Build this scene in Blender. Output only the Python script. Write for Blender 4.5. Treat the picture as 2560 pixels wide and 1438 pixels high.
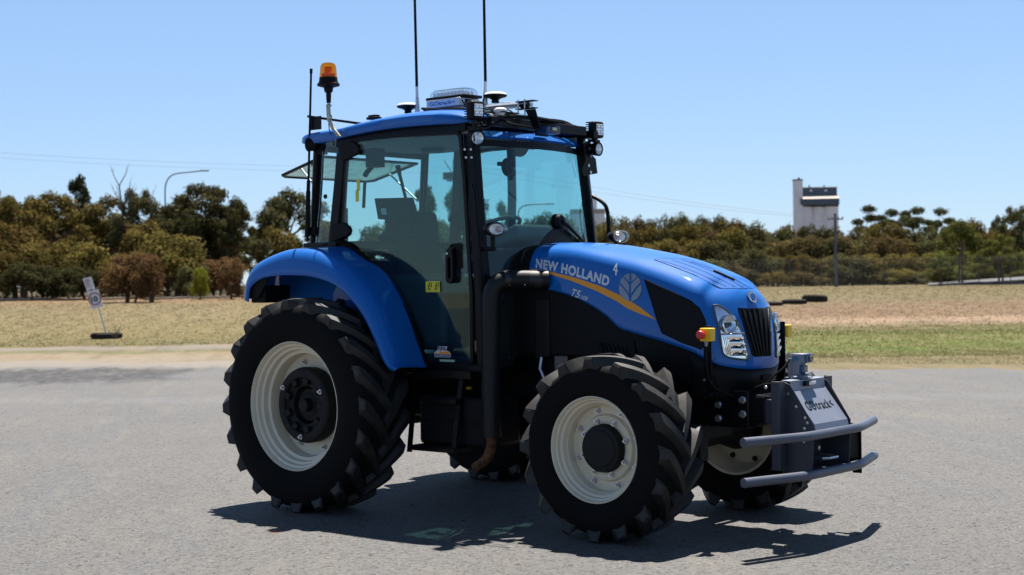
import bpy, bmesh, math, random
from math import radians, sin, cos, pi, sqrt, atan2
from mathutils import Vector, Matrix
from mathutils.bvhtree import BVHTree
random.seed(7)
for o in list(bpy.data.objects): bpy.data.objects.remove(o)
SC = bpy.context.scene
# ------------------------------------------------------------------ camera, sky, sun, exposure
F, TH, PITCH, ROLL = 3726.0, 0.7003, -0.0034, 0.0142
CAM = Vector((7.988, -8.282, 1.610))
RV = Vector((cos(TH), sin(TH), 0)); VH = Vector((-sin(TH), cos(TH), 0)); UP = Vector((0, 0, 1))
V2 = VH * cos(PITCH) + UP * sin(PITCH); U2 = UP * cos(PITCH) - VH * sin(PITCH)
cr = RV * cos(ROLL) - U2 * sin(ROLL); cu = RV * sin(ROLL) + U2 * cos(ROLL)
cd = bpy.data.cameras.new('camera'); cam = bpy.data.objects.new('camera', cd); SC.collection.objects.link(cam)
M = Matrix((cr, cu, -V2)).transposed().to_4x4(); M.translation = CAM; cam.matrix_world = M
cd.sensor_width = 36; cd.lens = F / 2560 * 36; cd.clip_end = 5000; cd.clip_start = .1
cd.dof.use_dof = True; cd.dof.focus_distance = 9.0; cd.dof.aperture_fstop = 4.0
SC.camera = cam
SUNV = Vector((-.20, .345, 1)).normalized()
elev = math.asin(SUNV.z); azim = atan2(SUNV.x, SUNV.y)
wd = bpy.data.worlds.new('World'); SC.world = wd; wd.use_nodes = True
nt = wd.node_tree; bg = nt.nodes['Background']; sky = nt.nodes.new('ShaderNodeTexSky'); sky.sky_type = 'NISHITA'
sky.sun_disc = False; sky.sun_elevation = elev; sky.sun_rotation = azim; sky.air_density = 1.0; sky.dust_density = 0.0; sky.ozone_density = 3.0
ga = nt.nodes.new('ShaderNodeGamma'); ga.inputs[1].default_value = .60; nt.links.new(sky.outputs[0], ga.inputs[0])     # clear, even blue of the photograph
tn = nt.nodes.new('ShaderNodeMix'); tn.data_type = 'RGBA'; tn.blend_type = 'MULTIPLY'; tn.inputs[0].default_value = 1; tn.inputs[7].default_value = (.85, 1.05, 1.36, 1); nt.links.new(ga.outputs[0], tn.inputs[6])
tcw = nt.nodes.new('ShaderNodeTexCoord'); sx = nt.nodes.new('ShaderNodeSeparateXYZ'); nt.links.new(tcw.outputs['Generated'], sx.inputs[0])     # deeper blue towards the zenith
zr = nt.nodes.new('ShaderNodeMapRange'); zr.interpolation_type = 'SMOOTHSTEP'; zr.inputs[1].default_value = .28; zr.inputs[2].default_value = .85; zr.inputs[3].default_value = 1; zr.inputs[4].default_value = .42; nt.links.new(sx.outputs[2], zr.inputs[0])
zm = nt.nodes.new('ShaderNodeMix'); zm.data_type = 'RGBA'; zm.blend_type = 'MULTIPLY'; zm.inputs[0].default_value = 1; nt.links.new(tn.outputs[2], zm.inputs[6]); nt.links.new(zr.outputs[0], zm.inputs[7])
nt.links.new(zm.outputs[2], bg.inputs[0]); bg.inputs[1].default_value = .088
sd = bpy.data.lights.new('sun', 'SUN'); sun = bpy.data.objects.new('sun', sd); SC.collection.objects.link(sun)
sd.energy = 5.0; sd.angle = radians(.53); sd.color = (1, .95, .88)
sun.rotation_euler = SUNV.to_track_quat('Z', 'Y').to_euler()
SC.view_settings.view_transform = 'Standard'; SC.view_settings.look = 'None'; SC.view_settings.exposure = 1.3; SC.view_settings.gamma = 1
SC.render.resolution_x = 1024; SC.render.resolution_y = 575

# ------------------------------------------------------------------ measuring helpers (photo coordinates -> place on a known plane)
def ray(px, py):
    a = px - 1280; b = 719 - py; c, s = cos(ROLL), sin(ROLL)
    return RV * ((a * c + b * s) / F) + U2 * ((-a * s + b * c) / F) + V2
def U(px, py, ax, val):
    i = 'xyz'.index(ax); d = ray(px, py); return CAM + d * ((val - CAM[i]) / d[i])
def terr(D, lat=0):
    if D < 45: return 0
    if D < 115: return .9 * (D - 45) / 70
    if D < 400: return .9 + .9 * (D - 115) / 285
    return 1.8
def W(px, D):                       # ground point below pixel column px at depth D
    d = ray(px, 700); p = CAM + d * (D / d.dot(VH)); p.z = terr(D); return p
def ZP(px, py, D):
    d = ray(px, py); return (CAM + d * (D / d.dot(VH))).z

# ------------------------------------------------------------------ materials
def nm(name):
    m = bpy.data.materials.new(name); m.use_nodes = True; n = m.node_tree; return m, n, n.nodes['Principled BSDF']
def pm(name, col, rough=.5, metal=0, coat=0, spec=.5, noise=0, nscale=8, bump=0, bscale=60, dust=0):
    m, n, b = nm(name)
    b.inputs['Base Color'].default_value = (*col, 1); b.inputs['Roughness'].default_value = rough; b.inputs['Metallic'].default_value = metal
    b.inputs['Coat Weight'].default_value = coat; b.inputs['Coat Roughness'].default_value = .03; b.inputs['Specular IOR Level'].default_value = spec
    if noise or dust:
        t = n.nodes.new('ShaderNodeTexNoise'); t.inputs['Scale'].default_value = nscale; t.inputs['Detail'].default_value = 6
        tc = n.nodes.new('ShaderNodeTexCoord'); n.links.new(tc.outputs['Object'], t.inputs['Vector'])
        r = n.nodes.new('ShaderNodeMapRange'); r.inputs[1].default_value = .35; r.inputs[2].default_value = .75
        n.links.new(t.outputs['Fac'], r.inputs[0])
        mx = n.nodes.new('ShaderNodeMix'); mx.data_type = 'RGBA'
        mx.inputs[6].default_value = (*[c * (1 - noise) for c in col], 1)
        k = [c * (1 + noise) for c in col] if not dust else [c * (1 - dust) + d * dust for c, d in zip(col, (.32, .28, .22))]
        mx.inputs[7].default_value = (*k, 1)
        n.links.new(r.outputs[0], mx.inputs[0]); n.links.new(mx.outputs[2], b.inputs['Base Color'])
        r2 = n.nodes.new('ShaderNodeMapRange'); r2.inputs[3].default_value = rough * .85; r2.inputs[4].default_value = min(1, rough * 1.3)
        n.links.new(t.outputs['Fac'], r2.inputs[0]); n.links.new(r2.outputs[0], b.inputs['Roughness'])
    if bump:
        t = n.nodes.new('ShaderNodeTexNoise'); t.inputs['Scale'].default_value = bscale; t.inputs['Detail'].default_value = 4
        tc = n.nodes.new('ShaderNodeTexCoord'); n.links.new(tc.outputs['Object'], t.inputs['Vector'])
        bp = n.nodes.new('ShaderNodeBump'); bp.inputs['Strength'].default_value = bump; bp.inputs['Distance'].default_value = .002
        n.links.new(t.outputs['Fac'], bp.inputs['Height']); n.links.new(bp.outputs[0], b.inputs['Normal'])
    return m
def glassm(name, tint, refl=1.0, rough=0, dirt=0.0):
    m, n, b = nm(name); n.nodes.remove(b); out = n.nodes['Material Output']
    tr = n.nodes.new('ShaderNodeBsdfTransparent'); tr.inputs[0].default_value = (*tint, 1)
    gl = n.nodes.new('ShaderNodeBsdfGlossy'); gl.inputs['Roughness'].default_value = rough; gl.inputs[0].default_value = (.85, 1, .97, 1)
    fr = n.nodes.new('ShaderNodeFresnel'); gg = n.nodes.new('ShaderNodeNewGeometry'); io = n.nodes.new('ShaderNodeMapRange'); io.inputs[3].default_value = 1.5; io.inputs[4].default_value = 1 / 1.5
    n.links.new(gg.outputs['Backfacing'], io.inputs[0]); n.links.new(io.outputs[0], fr.inputs[0])
    mu = n.nodes.new('ShaderNodeMath'); mu.operation = 'MULTIPLY'; mu.inputs[1].default_value = refl; n.links.new(fr.outputs[0], mu.inputs[0])
    mx = n.nodes.new('ShaderNodeMixShader'); n.links.new(mu.outputs[0], mx.inputs[0]); n.links.new(tr.outputs[0], mx.inputs[1]); n.links.new(gl.outputs[0], mx.inputs[2])
    last = mx
    if dirt:
        df = n.nodes.new('ShaderNodeBsdfDiffuse'); df.inputs[0].default_value = (.45, .42, .36, 1)
        t = n.nodes.new('ShaderNodeTexNoise'); t.inputs['Scale'].default_value = 9; t.inputs['Detail'].default_value = 8
        tc = n.nodes.new('ShaderNodeTexCoord'); n.links.new(tc.outputs['Object'], t.inputs['Vector'])
        r = n.nodes.new('ShaderNodeMapRange'); r.inputs[1].default_value = .4; r.inputs[2].default_value = .8; r.inputs[3].default_value = dirt * .3; r.inputs[4].default_value = dirt
        n.links.new(t.outputs['Fac'], r.inputs[0]); m2 = n.nodes.new('ShaderNodeMixShader'); n.links.new(r.outputs[0], m2.inputs[0])
        n.links.new(mx.outputs[0], m2.inputs[1]); n.links.new(df.outputs[0], m2.inputs[2]); last = m2
    n.links.new(last.outputs[0], out.inputs[0]); return m
BLUE = pm('blue_paint', (.0015, .105, .40), .55, 0, .6, .10, noise=.06, nscale=3)
DECKBLUE = pm('blue_textured_paint', (.002, .085, .33), .6, 0, 0, .15, bump=.9, bscale=350)
RUB = pm('tyre_rubber', (.004, .004, .0045), .85, 0, 0, .12, nscale=14, dust=.01, bump=.3, bscale=150)
OLDRUB = pm('old_dusty_rubber', (.022, .020, .019), .9, 0, 0, .1, dust=.08)
LUGT = pm('worn_tread_rubber', (.0075, .0075, .008), .55, 0, 0, .40, nscale=9, dust=.05, bump=.4, bscale=120)
CREAM = pm('cream_rim_paint', (.66, .59, .45), .42, 0, .1, .4, nscale=5, dust=.22)
BLK = pm('black_plastic', (.004, .004, .005), .5, 0, 0, .16, noise=.2, nscale=10, bump=.15, bscale=300)
SATIN = pm('black_painted_steel', (.003, .003, .0045), .38, 0, .06, .15, noise=.15)
IRON = pm('dark_cast_iron', (.006, .006, .007), .6, .2, 0, .3, dust=.02, nscale=12, bump=.5, bscale=60)
GREYP = pm('dark_grey_plastic', (.006, .006, .007), .6, 0, 0, .15, noise=.15, nscale=5)
FRAMEG = pm('grey_powder_coat', (.055, .065, .095), .42, 0, .05, .5, noise=.08, nscale=6, bump=.1, bscale=500)
FRAMED = pm('dark_grey_powder_coat', (.030, .034, .048), .45, 0, .05, .4, noise=.08, nscale=6)
ALU = pm('brushed_aluminium', (.50, .53, .60), .38, .75, 0, .5, noise=.06, nscale=20)
SILV = pm('silver_powder_coat', (.20, .22, .27), .42, .25, 0, .5, noise=.05)
STEEL = pm('zinc_steel', (.55, .55, .56), .3, .9, 0, .5, noise=.15, nscale=40)
CHROME = pm('chrome_reflector', (.92, .92, .92), .06, 1)
WHITE = pm('white_plastic', (.75, .75, .74), .4)
SILTXT = pm('silver_vinyl', (.55, .56, .58), .35, .2)
GREYVIN = pm('grey_metallic_vinyl', (.22, .23, .26), .3, .5)
ORANGE = pm('orange_vinyl', (.78, .30, .012), .5, 0, .3, .2)
YEL = pm('yellow_plastic', (.80, .50, .01), .35)
RED = pm('red_plastic', (.60, .02, .02), .35)
RUST = pm('rusted_pipe', (.12, .05, .022), .8, .1, 0, .3, noise=.6, nscale=25, bump=.6, bscale=80)
FABRIC = pm('dark_seat_fabric', (.010, .010, .013), .9)
LINER = pm('grey_headliner', (.15, .17, .175), .8)
DASH = pm('grey_green_dashboard', (.085, .105, .10), .6)
NAVY = pm('navy_vinyl', (.02, .025, .12), .4)
LBLUE = pm('blue_vinyl', (.01, .10, .38), .4)
SICKB = pm('cyan_blue_plastic', (.006, .13, .24), .35, 0, .2)
SKYB = pm('sensor_blue_paint', (.006, .045, .14), .35, 0, .3)
SENSW = pm('sensor_window', (.25, .22, .15), .15)
STICKY = pm('yellow_sticker', (.60, .55, .04), .5)
AMBG = glassm('amber_dome', (1.0, .50, .05), .6)
AMBER = pm('amber_core', (.80, .30, .02), .3)
GLASS = glassm('green_tinted_glass', (.66, .87, .88), 1.0, 0, .015)
GLASSD = glassm('door_glass', (.64, .84, .84), .85, 0, .02)
ROOFG = glassm('roof_hatch_glass', (.11, .20, .18), 2.4, .02, .04)
CLEAR = glassm('clear_lens', (.96, .97, .98), 1.0)
LED = pm('led_reflector', (.72, .74, .78), .18, .6)
AMBL = pm('amber_lens_core', (.70, .48, .38), .3)

# ------------------------------------------------------------------ mesh helpers
class MB:
    def __init__(s): s.v = []; s.f = []
    def add(s, v, f):
        n = len(s.v); s.v += [Vector(a) for a in v]; s.f += [tuple(i + n for i in q) for q in f]; return s
    def box(s, c, d, rot=None, taper=None):
        c = Vector(c); R = rot if rot else Matrix.Identity(3); vs = []
        for z in (-.5, .5):
            k = (taper if taper and z > 0 else 1)
            for x, y in ((-.5, -.5), (.5, -.5), (.5, .5), (-.5, .5)): vs.append(c + R @ Vector((x * d[0] * k, y * d[1] * k, z * d[2])))
        return s.add(vs, [(0, 3, 2, 1), (4, 5, 6, 7), (0, 1, 5, 4), (1, 2, 6, 5), (2, 3, 7, 6), (3, 0, 4, 7)])
    def tube(s, pts, r, n=12, cap=True):
        pts = [Vector(p) for p in pts]; rs = r if isinstance(r, (list, tuple)) else [r] * len(pts); base = len(s.v); up = None
        for i, p in enumerate(pts):
            t = (pts[min(i + 1, len(pts) - 1)] - pts[max(i - 1, 0)]).normalized()
            if up is None: up = Vector((0, 0, 1)) if abs(t.z) < .9 else Vector((1, 0, 0))
            a = t.cross(up).normalized(); b = a.cross(t); up = b
            for k in range(n):
                g = 2 * pi * k / n; s.v.append(p + (a * cos(g) + b * sin(g)) * rs[i])
        m = len(pts)
        for i in range(m - 1):
            for k in range(n):
                s.f.append((base + i * n + k, base + i * n + (k + 1) % n, base + (i + 1) * n + (k + 1) % n, base + (i + 1) * n + k))
        if cap: s.f.append(tuple(base + k for k in reversed(range(n)))); s.f.append(tuple(base + (m - 1) * n + k for k in range(n)))
        return s
    def lathe(s, prof, o, ax, n=48, close=False):       # prof: (distance along ax, radius)
        o = Vector(o); ax = Vector(ax).normalized(); a = ax.orthogonal().normalized(); b = ax.cross(a); base = len(s.v); m = len(prof)
        for d, r in prof:
            for k in range(n):
                g = 2 * pi * k / n; s.v.append(o + ax * d + (a * cos(g) + b * sin(g)) * r)
        for i in range(m if close else m - 1):
            j = (i + 1) % m
            for k in range(n): s.f.append((base + i * n + k, base + i * n + (k + 1) % n, base + j * n + (k + 1) % n, base + j * n + k))
        return s
    def disc(s, o, ax, r, n=24): return s.lathe([(0, r), (0, r * .001)], o, ax, n)
    def prism(s, poly, off):                             # poly: 3D points, off: extrusion vector
        n = len(poly); off = Vector(off); vs = [Vector(p) for p in poly] + [Vector(p) + off for p in poly]
        fs = [tuple(range(n)), tuple(reversed(range(n, 2 * n)))] + [(i, i + n, (i + 1) % n + n, (i + 1) % n) for i in range(n)]
        return s.add(vs, fs)
    def ring(s, outer, inner, off):
        n = len(outer); off = Vector(off); vs = [Vector(p) for p in outer] + [Vector(p) for p in inner]; vs += [p + off for p in vs]
        fs = []
        for i in range(n):
            j = (i + 1) % n
            fs += [(i, j, n + j, n + i), (2 * n + i, 3 * n + i, 3 * n + j, 2 * n + j), (i, 2 * n + i, 2 * n + j, j), (n + i, n + j, 3 * n + j, 3 * n + i)]
        return s.add(vs, fs)
    def grid(s, rows, wrap=False):
        base = len(s.v); n = len(rows[0])
        for r in rows: s.v += [Vector(p) for p in r]
        for i in range(len(rows) - 1):
            for k in range(n - (0 if wrap else 1)):
                a = base + i * n + k; b = base + i * n + (k + 1) % n; s.f.append((a, b, b + n, a + n))
        return s
    def slab(s, rows, off):                              # a sheet with thickness
        off = [Vector(off)] * len(rows) if not isinstance(off, list) else off
        n = len(rows[0]); m = len(rows); top = len(s.v); s.grid(rows); bot = len(s.v); s.grid([[Vector(p) + o for p in r] for r, o in zip(rows, off)])
        e = [(0, k) for k in range(n)] + [(i, n - 1) for i in range(1, m)] + [(m - 1, k) for k in range(n - 2, -1, -1)] + [(i, 0) for i in range(m - 2, 0, -1)]
        for q in range(len(e)):
            a = e[q][0] * n + e[q][1]; c = e[(q + 1) % len(e)]; b = c[0] * n + c[1]; s.f.append((top + a, bot + a, bot + b, top + b))
        return s
    def mirror(s):
        n = len(s.v); s.v += [Vector((v.x, -v.y, v.z)) for v in s.v]; s.f += [tuple(i + n for i in reversed(f)) for f in s.f]; return s
    def pair(s, name, mat, parent=None, **k):
        m = MB(); m.v = [Vector((v.x, -v.y, v.z)) for v in s.v]; m.f = [tuple(reversed(f)) for f in s.f]
        m.build(name, mat, parent, **k); return s.build(name, mat, parent, **k)
    def build(s, name, mat, parent=None, smooth=35, bevel=0, label=None, seg=2):
        me = bpy.data.meshes.new(name); me.from_pydata([tuple(v) for v in s.v], [], s.f); me.validate()
        bm = bmesh.new(); bm.from_mesh(me); bmesh.ops.remove_doubles(bm, verts=bm.verts, dist=1e-5); bmesh.ops.recalc_face_normals(bm, faces=bm.faces); bm.to_mesh(me); bm.free()
        if mat: me.materials.append(mat)
        if smooth: me.shade_smooth(); me.set_sharp_from_angle(angle=radians(smooth))
        o = bpy.data.objects.new(name, me); SC.collection.objects.link(o)
        if parent: o.parent = parent
        if bevel:
            b = o.modifiers.new('bevel', 'BEVEL'); b.width = bevel; b.segments = seg; b.limit_method = 'ANGLE'; b.angle_limit = radians(40); b.harden_normals = False
        if label: o['label'] = label
        return o
def tag(o, label, cat, group=None, kind=None):
    o['label'] = label; o['category'] = cat
    if group: o['group'] = group
    if kind: o['kind'] = kind
    return o
def struct(o): o['kind'] = 'structure'; return o
def empty(name, loc=(0, 0, 0), parent=None):
    o = bpy.data.objects.new(name, None); SC.collection.objects.link(o); o.location = loc
    if parent: o.parent = parent
    return o
def rotz(a): return Matrix.Rotation(a, 3, 'Z')
def roty(a): return Matrix.Rotation(a, 3, 'Y')
def lerp(a, b, t): return a + (b - a) * t
def interp(x, xs, ys):
    if x <= xs[0]: return ys[0]
    for i in range(len(xs) - 1):
        if x <= xs[i + 1]:
            return lerp(ys[i], ys[i + 1], (x - xs[i]) / (xs[i + 1] - xs[i]))
    return ys[-1]
def catm(pts, sub=6, closed=False):
    pts = [Vector(p) for p in pts]; n = len(pts); out = []
    for i in range(n if closed else n - 1):
        if closed: p0, p1, p2, p3 = pts[(i - 1) % n], pts[i], pts[(i + 1) % n], pts[(i + 2) % n]
        else: p0, p1, p2, p3 = pts[max(i - 1, 0)], pts[i], pts[i + 1], pts[min(i + 2, n - 1)]
        for k in range(sub):
            t = k / sub; out.append(.5 * ((2 * p1) + (p2 - p0) * t + (2 * p0 - 5 * p1 + 4 * p2 - p3) * t * t + (3 * p1 - p0 - 3 * p2 + p3) * t ** 3))
    if not closed: out.append(pts[-1])
    return out
def text_mesh(txt, bold=0.0, shear=0.0, space=1.0):
    c = bpy.data.curves.new('t', 'FONT'); c.body = txt; c.offset = bold; c.shear = shear; c.space_character = space; c.size = 1
    o = bpy.data.objects.new('t', c); SC.collection.objects.link(o)
    dg = bpy.context.evaluated_depsgraph_get(); dg.update(); me = bpy.data.meshes.new_from_object(o.evaluated_get(dg))
    bm = bmesh.new(); bm.from_mesh(me); bmesh.ops.triangulate(bm, faces=bm.faces)
    vs = [v.co.copy() for v in bm.verts]; fs = [tuple(v.index for v in f.verts) for f in bm.faces]; bm.free()
    bpy.data.objects.remove(o); bpy.data.curves.remove(c); bpy.data.meshes.remove(me)
    x0 = min(v.x for v in vs); x1 = max(v.x for v in vs); y0 = min(v.y for v in vs); y1 = max(v.y for v in vs)
    return [((v.x - x0) / (x1 - x0), (v.y - y0) / (y1 - y0)) for v in vs], fs
def decal_text(mb, txt, o, ex, ey, **k):                 # flat writing: origin (bottom left), full width vector, full height vector
    uv, fs = text_mesh(txt, **k); o, ex, ey = Vector(o), Vector(ex), Vector(ey)
    return mb.add([o + ex * u + ey * v for u, v in uv], fs)

exec_parts = []
# ================================================================== the tractor (origin: ground below the rear axle, +x forward, right side is -y)
T = empty('tractor')
tag(T, 'blue farm tractor with cream wheels and grey front bumper bars parked on the asphalt', 'tractor')

def make_wheel(cx, cy, s, R, rb, hw, prof_c, prof_r, n, delta, lugw, lugh, sink, phase, bolts, hub, weight=False):
    """s = -1 right side, +1 left side; cy = tyre centre plane; prof_c carcass (y from centre, r); prof_r rim (depth inward from flange, r)"""
    cz = R - sink; o = Vector((cx, cy, cz)); ax = Vector((0, s, 0))
    fl = hw * .86                                             # flange plane offset from the tyre centre
    rim = MB(); pr = [(fl - d, r) for d, r in prof_r]; 
    back = [(-fl + .012, prof_r[0][1]), (-fl, prof_r[0][1] - .004), (-fl + .01, prof_r[0][1] - .02), (-fl + .04, prof_r[4][1]), (-fl + .07, prof_r[6][1]), (pr[-1][0] - .06, prof_r[6][1] * .96), (pr[-1][0] - .03, prof_r[6][1] * .90), (pr[-1][0] - .025, .05)]
    rim.lathe(pr + [(pr[-1][0], .02)], o, ax, 96); rim.lathe([(fl, prof_r[0][1]), (fl - .012, prof_r[0][1] + .004)], o, ax, 96); rim.lathe(back, o, ax, 72)
    w = rim.build('wheel', CREAM, T, smooth=30)
    ty = MB(); full = [(y, r) for y, r in prof_c] + [(-y, r) for y, r in reversed(prof_c[:-1])]
    ty.lathe(full, o, ax, 128); nf = len(ty.f)
    def carc(y):                                              # carcass radius at |y|
        return interp(-abs(y), [-p[0] for p in prof_c if p[1] > prof_c[3][1]], [p[1] for p in prof_c if p[1] > prof_c[3][1]])
    for side in (-1, 1):
        for i in range(n):
            a0 = 2 * pi * (i + (.5 if side > 0 else 0)) / n + phase; rows = []; K = 9
            for k in range(K + 1):
                t = k / K; y = lerp(-.028, hw * .965, t); bend = (1 - t) ** 1.15
                ang = a0 - delta * bend; rt = R - .012 * (t ** 2) ; wt = lerp(lugw * .74, lugw * 1.0, t); wb = wt * 2.15
                dyda = (hw) / max(.01, delta * 1.15 * R); sl = sqrt(1 + (1 / max(dyda, .01)) ** 2) if t < .9 else 1.1
                r0 = rb - .012
                if t > .85: r0 = rb - .035
                sec = []
                for wq, rr in ((-wb / 2, r0), (-wt / 2, rt), (wt / 2, rt), (wb / 2, r0)):
                    g = ang + wq * min(sl, 1.5) / R; sec.append(o + Vector((rr * cos(g), side * y, rr * sin(g))))
                rows.append(sec)
            for k, (dy, rt, wk) in enumerate(((.005, R - .028, 1.30), (.001, R - .055, 1.40), (-.008, R - .080, 1.35), (-.022, R - .100, 1.2))):
                sec = []; wt = lugw * wk * .85; wb = wt * 1.95; r0 = min(rt, rb - .05 - .02 * k)
                y = hw * .985 + dy; yb = hw * .90
                for wq, rr, yy in ((-wb / 2, r0 - .01, yb), (-wt / 2, rt, y), (wt / 2, rt, y), (wb / 2, r0 - .01, yb)):
                    g = a0 + wq / R; sec.append(o + Vector((rr * cos(g), side * yy, rr * sin(g))))
                rows.append(sec)
            ty.grid(rows); b = len(ty.v) - 4 * len(rows)
            ty.f.append((b, b + 1, b + 2, b + 3)); e = len(ty.v) - 4; ty.f.append((e + 3, e + 2, e + 1, e))
    t = ty.build('tyre', RUB, w, smooth=33); t.data.materials.append(LUGT)
    for p in t.data.polygons[nf:]: p.material_index = 1
    if len(t.data.polygons) > 6000: pass
    m = MB()
    m.lathe([(-.02, .15), (-.06, .14), (-.065, .09), (-hw, .085)], o, ax, 32); m.build('brake_drum', IRON, w)
    for i in range(8):
        g = 2 * pi * (i + .4) / 8; q = o + Vector((bolts[0][0] * cos(g), s * (pr[-1][0] - .035), bolts[0][0] * sin(g))); MB().lathe([(-.012, .0005), (-.012, .018), (.0, .02)], q, ax, 10).build('wheel_bolt', IRON, w)
    for br, bd, bn, bs in bolts:
        for i in range(bn):
            g = 2 * pi * (i + .4) / bn; c = o + Vector((br * cos(g), s * (fl - bd), br * sin(g)))
            b = MB(); b.lathe([(-.005, bs * 1.6), (.004, bs * 1.6), (.004, bs * 1.15), (.02, bs * 1.15), (.02, bs * .6), (.036, bs * .55), (.036, .0005)], c, ax, 6 if bs > .014 else 10)
            b.build('wheel_bolt', STEEL, w, smooth=20)
    if weight:
        m = MB(); m.lathe([(fl - .20, .268), (fl - .12, .272), (fl - .09, .262), (fl - .08, .235), (fl - .085, .20), (fl - .115, .19), (fl - .12, .135), (fl - .20, .125)], o, ax, 72)
        for i in range(9):
            g = 2 * pi * i / 9; m.box(o + Vector((.175 * cos(g), s * (fl - .102), .175 * sin(g))), (.045, .034, .05), Matrix.Rotation(-g, 3, 'Y'))
        wt = m.build('wheel_weight', IRON, w, smooth=30, bevel=.006)
        for i in range(3):
            g = 2 * pi * (i + .23) / 3; MB().lathe([(0, .018), (.012, .018), (.012, .01), (.03, .01), (.03, .0005)], o + Vector((.225 * cos(g), s * (fl - .082), .225 * sin(g))), ax, 12).build('bolt', STEEL, wt)
        MB().lathe([(fl - .19, .12), (fl - .15, .115), (fl - .145, .085), (fl - .14, .08), (fl - .14, .0005)], o, ax, 32).build('hub', IRON, w)
        MB().lathe([(fl - .14, .05), (fl - .09, .045), (fl - .085, .0005)], o, ax, 24).build('axle_end', IRON, w)
    else:
        m = MB(); m.lathe(hub, o + ax * fl, ax, 64)
        for i in range(10):
            g = 2 * pi * i / 10; m.lathe([(-.075, .011), (-.066, .011), (-.064, .0005)], o + Vector((.125 * cos(g), s * fl, .125 * sin(g))), ax, 8)
        m.build('hub', IRON, w, smooth=30)
    return w
RC = [(.183, .444), (.208, .47), (.225, .53), (.231, .59), (.225, .65), (.208, .695), (.178, .718), (.10, .728), (0, .732)]
RR = [(-.004, .459), (-.006, .453), (.006, .445), (.028, .440), (.034, .425), (.060, .418), (.068, .400), (.105, .394), (.112, .372), (.20, .366), (.205, .35), (.215, .10)]
FC = [(.158, .322), (.182, .345), (.196, .40), (.198, .44), (.190, .49), (.172, .515), (.14, .528), (.08, .536), (0, .538)]
FR_ = [(-.004, .330), (-.006, .324), (.004, .317), (.022, .314), (.028, .303), (.050, .298), (.058, .284), (.085, .278), (.095, .270), (.150, .266), (.156, .255), (.152, .212), (.128, .200), (.118, .180), (.122, .155), (.135, .13)]
HUB = [(-.12, .152), (-.085, .148), (-.07, .140), (-.066, .118), (-.058, .11), (-.056, .0005)]
for s in (-1, 1):
    make_wheel(0, s * 1.030, s, .768, .724, .225, RC, RR, 20, .38, .054, .045, .012, .06 if s < 0 else .15, [(.318, .203, 8, .013)], None, True)
    make_wheel(2.465, s * .806, s, .585, .532, .198, FC, FR_, 16, .44, .052, .04, .010, .02 if s < 0 else .1, [(.236, .154, 8, .013), (.172, .122, 8, .013)], HUB)

# ------------------------------------------------------------------ chassis, axles, engine
c = MB()
c.box((.95, 0, .86), (2.9, .50, .46)).box((2.2, 0, .84), (1.5, .36, .34)); c.box((2.86, 0, .79), (.66, .48, .20)).box((1.5, 0, .62), (1.2, .34, .2))
for s in (-1, 1):
    c.box((2.83, s * .250, .80), (.62, .03, .24)); c.box((3.17, s * .20, .80), (.16, .10, .17))
c.build('chassis', SATIN, T, bevel=.012)
a = MB(); a.tube([(0, -.80, .755), (0, -.42, .755), (0, -.30, .755), (0, .30, .755), (0, .42, .755), (0, .80, .755)], [.10, .12, .22, .22, .12, .10], 24)
a.build('rear_axle', IRON, T)
a = MB(); a.tube([(2.472, -.66, .573), (2.472, -.45, .57), (2.472, -.2, .56), (2.472, -.1, .58), (2.472, .1, .58), (2.472, .2, .56), (2.472, .45, .57), (2.472, .66, .573)], [.15, .085, .09, .15, .15, .09, .085, .15], 20)
a.box((2.60, -.45, .60), (.05, .5, .05)).box((2.60, .45, .60), (.05, .5, .05)).box((2.60, 0, .66), (.3, .34, .16)); a.box((2.80, -.30, .56), (.07, .10, .20)).box((2.80, -.30, .66), (.10, .14, .07))
a.build('front_axle', IRON, T, bevel=.008)
for s in (-1, 1):
    for x, z in ((2.922, .822), (2.922, .735), (3.10, .858), (3.10, .77)):
        MB().lathe([(0, .026), (.006, .026), (.006, .019), (.024, .019), (.024, .0005)], (x, s * .266, z), (0, s, 0), 6 if x < 3 else 6).build('bolt', STEEL, T, smooth=20)
e = MB(); e.box((2.15, 0, 1.22), (1.30, .62, .52)); e.box((1.62, -.36, 1.30), (.12, .12, .4)); e.tube([(1.55, -.34, 1.12), (1.58, -.36, .95), (1.72, -.40, .86), (1.8, -.36, .80)], .018, 10)
e.build('engine', IRON, T, bevel=.01)
MB().box((1.75, -.375, 1.06), (.11, .012, .10)).build('engine_plate', pm('dull_plate', (.10, .10, .09), .5), T, bevel=.004)
MB().tube([(1.60, -.40, 1.10), (1.60, -.42, 1.02), (1.66, -.43, .93), (1.76, -.42, .87)], .012, 10).build('hose', STEEL, T)
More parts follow.
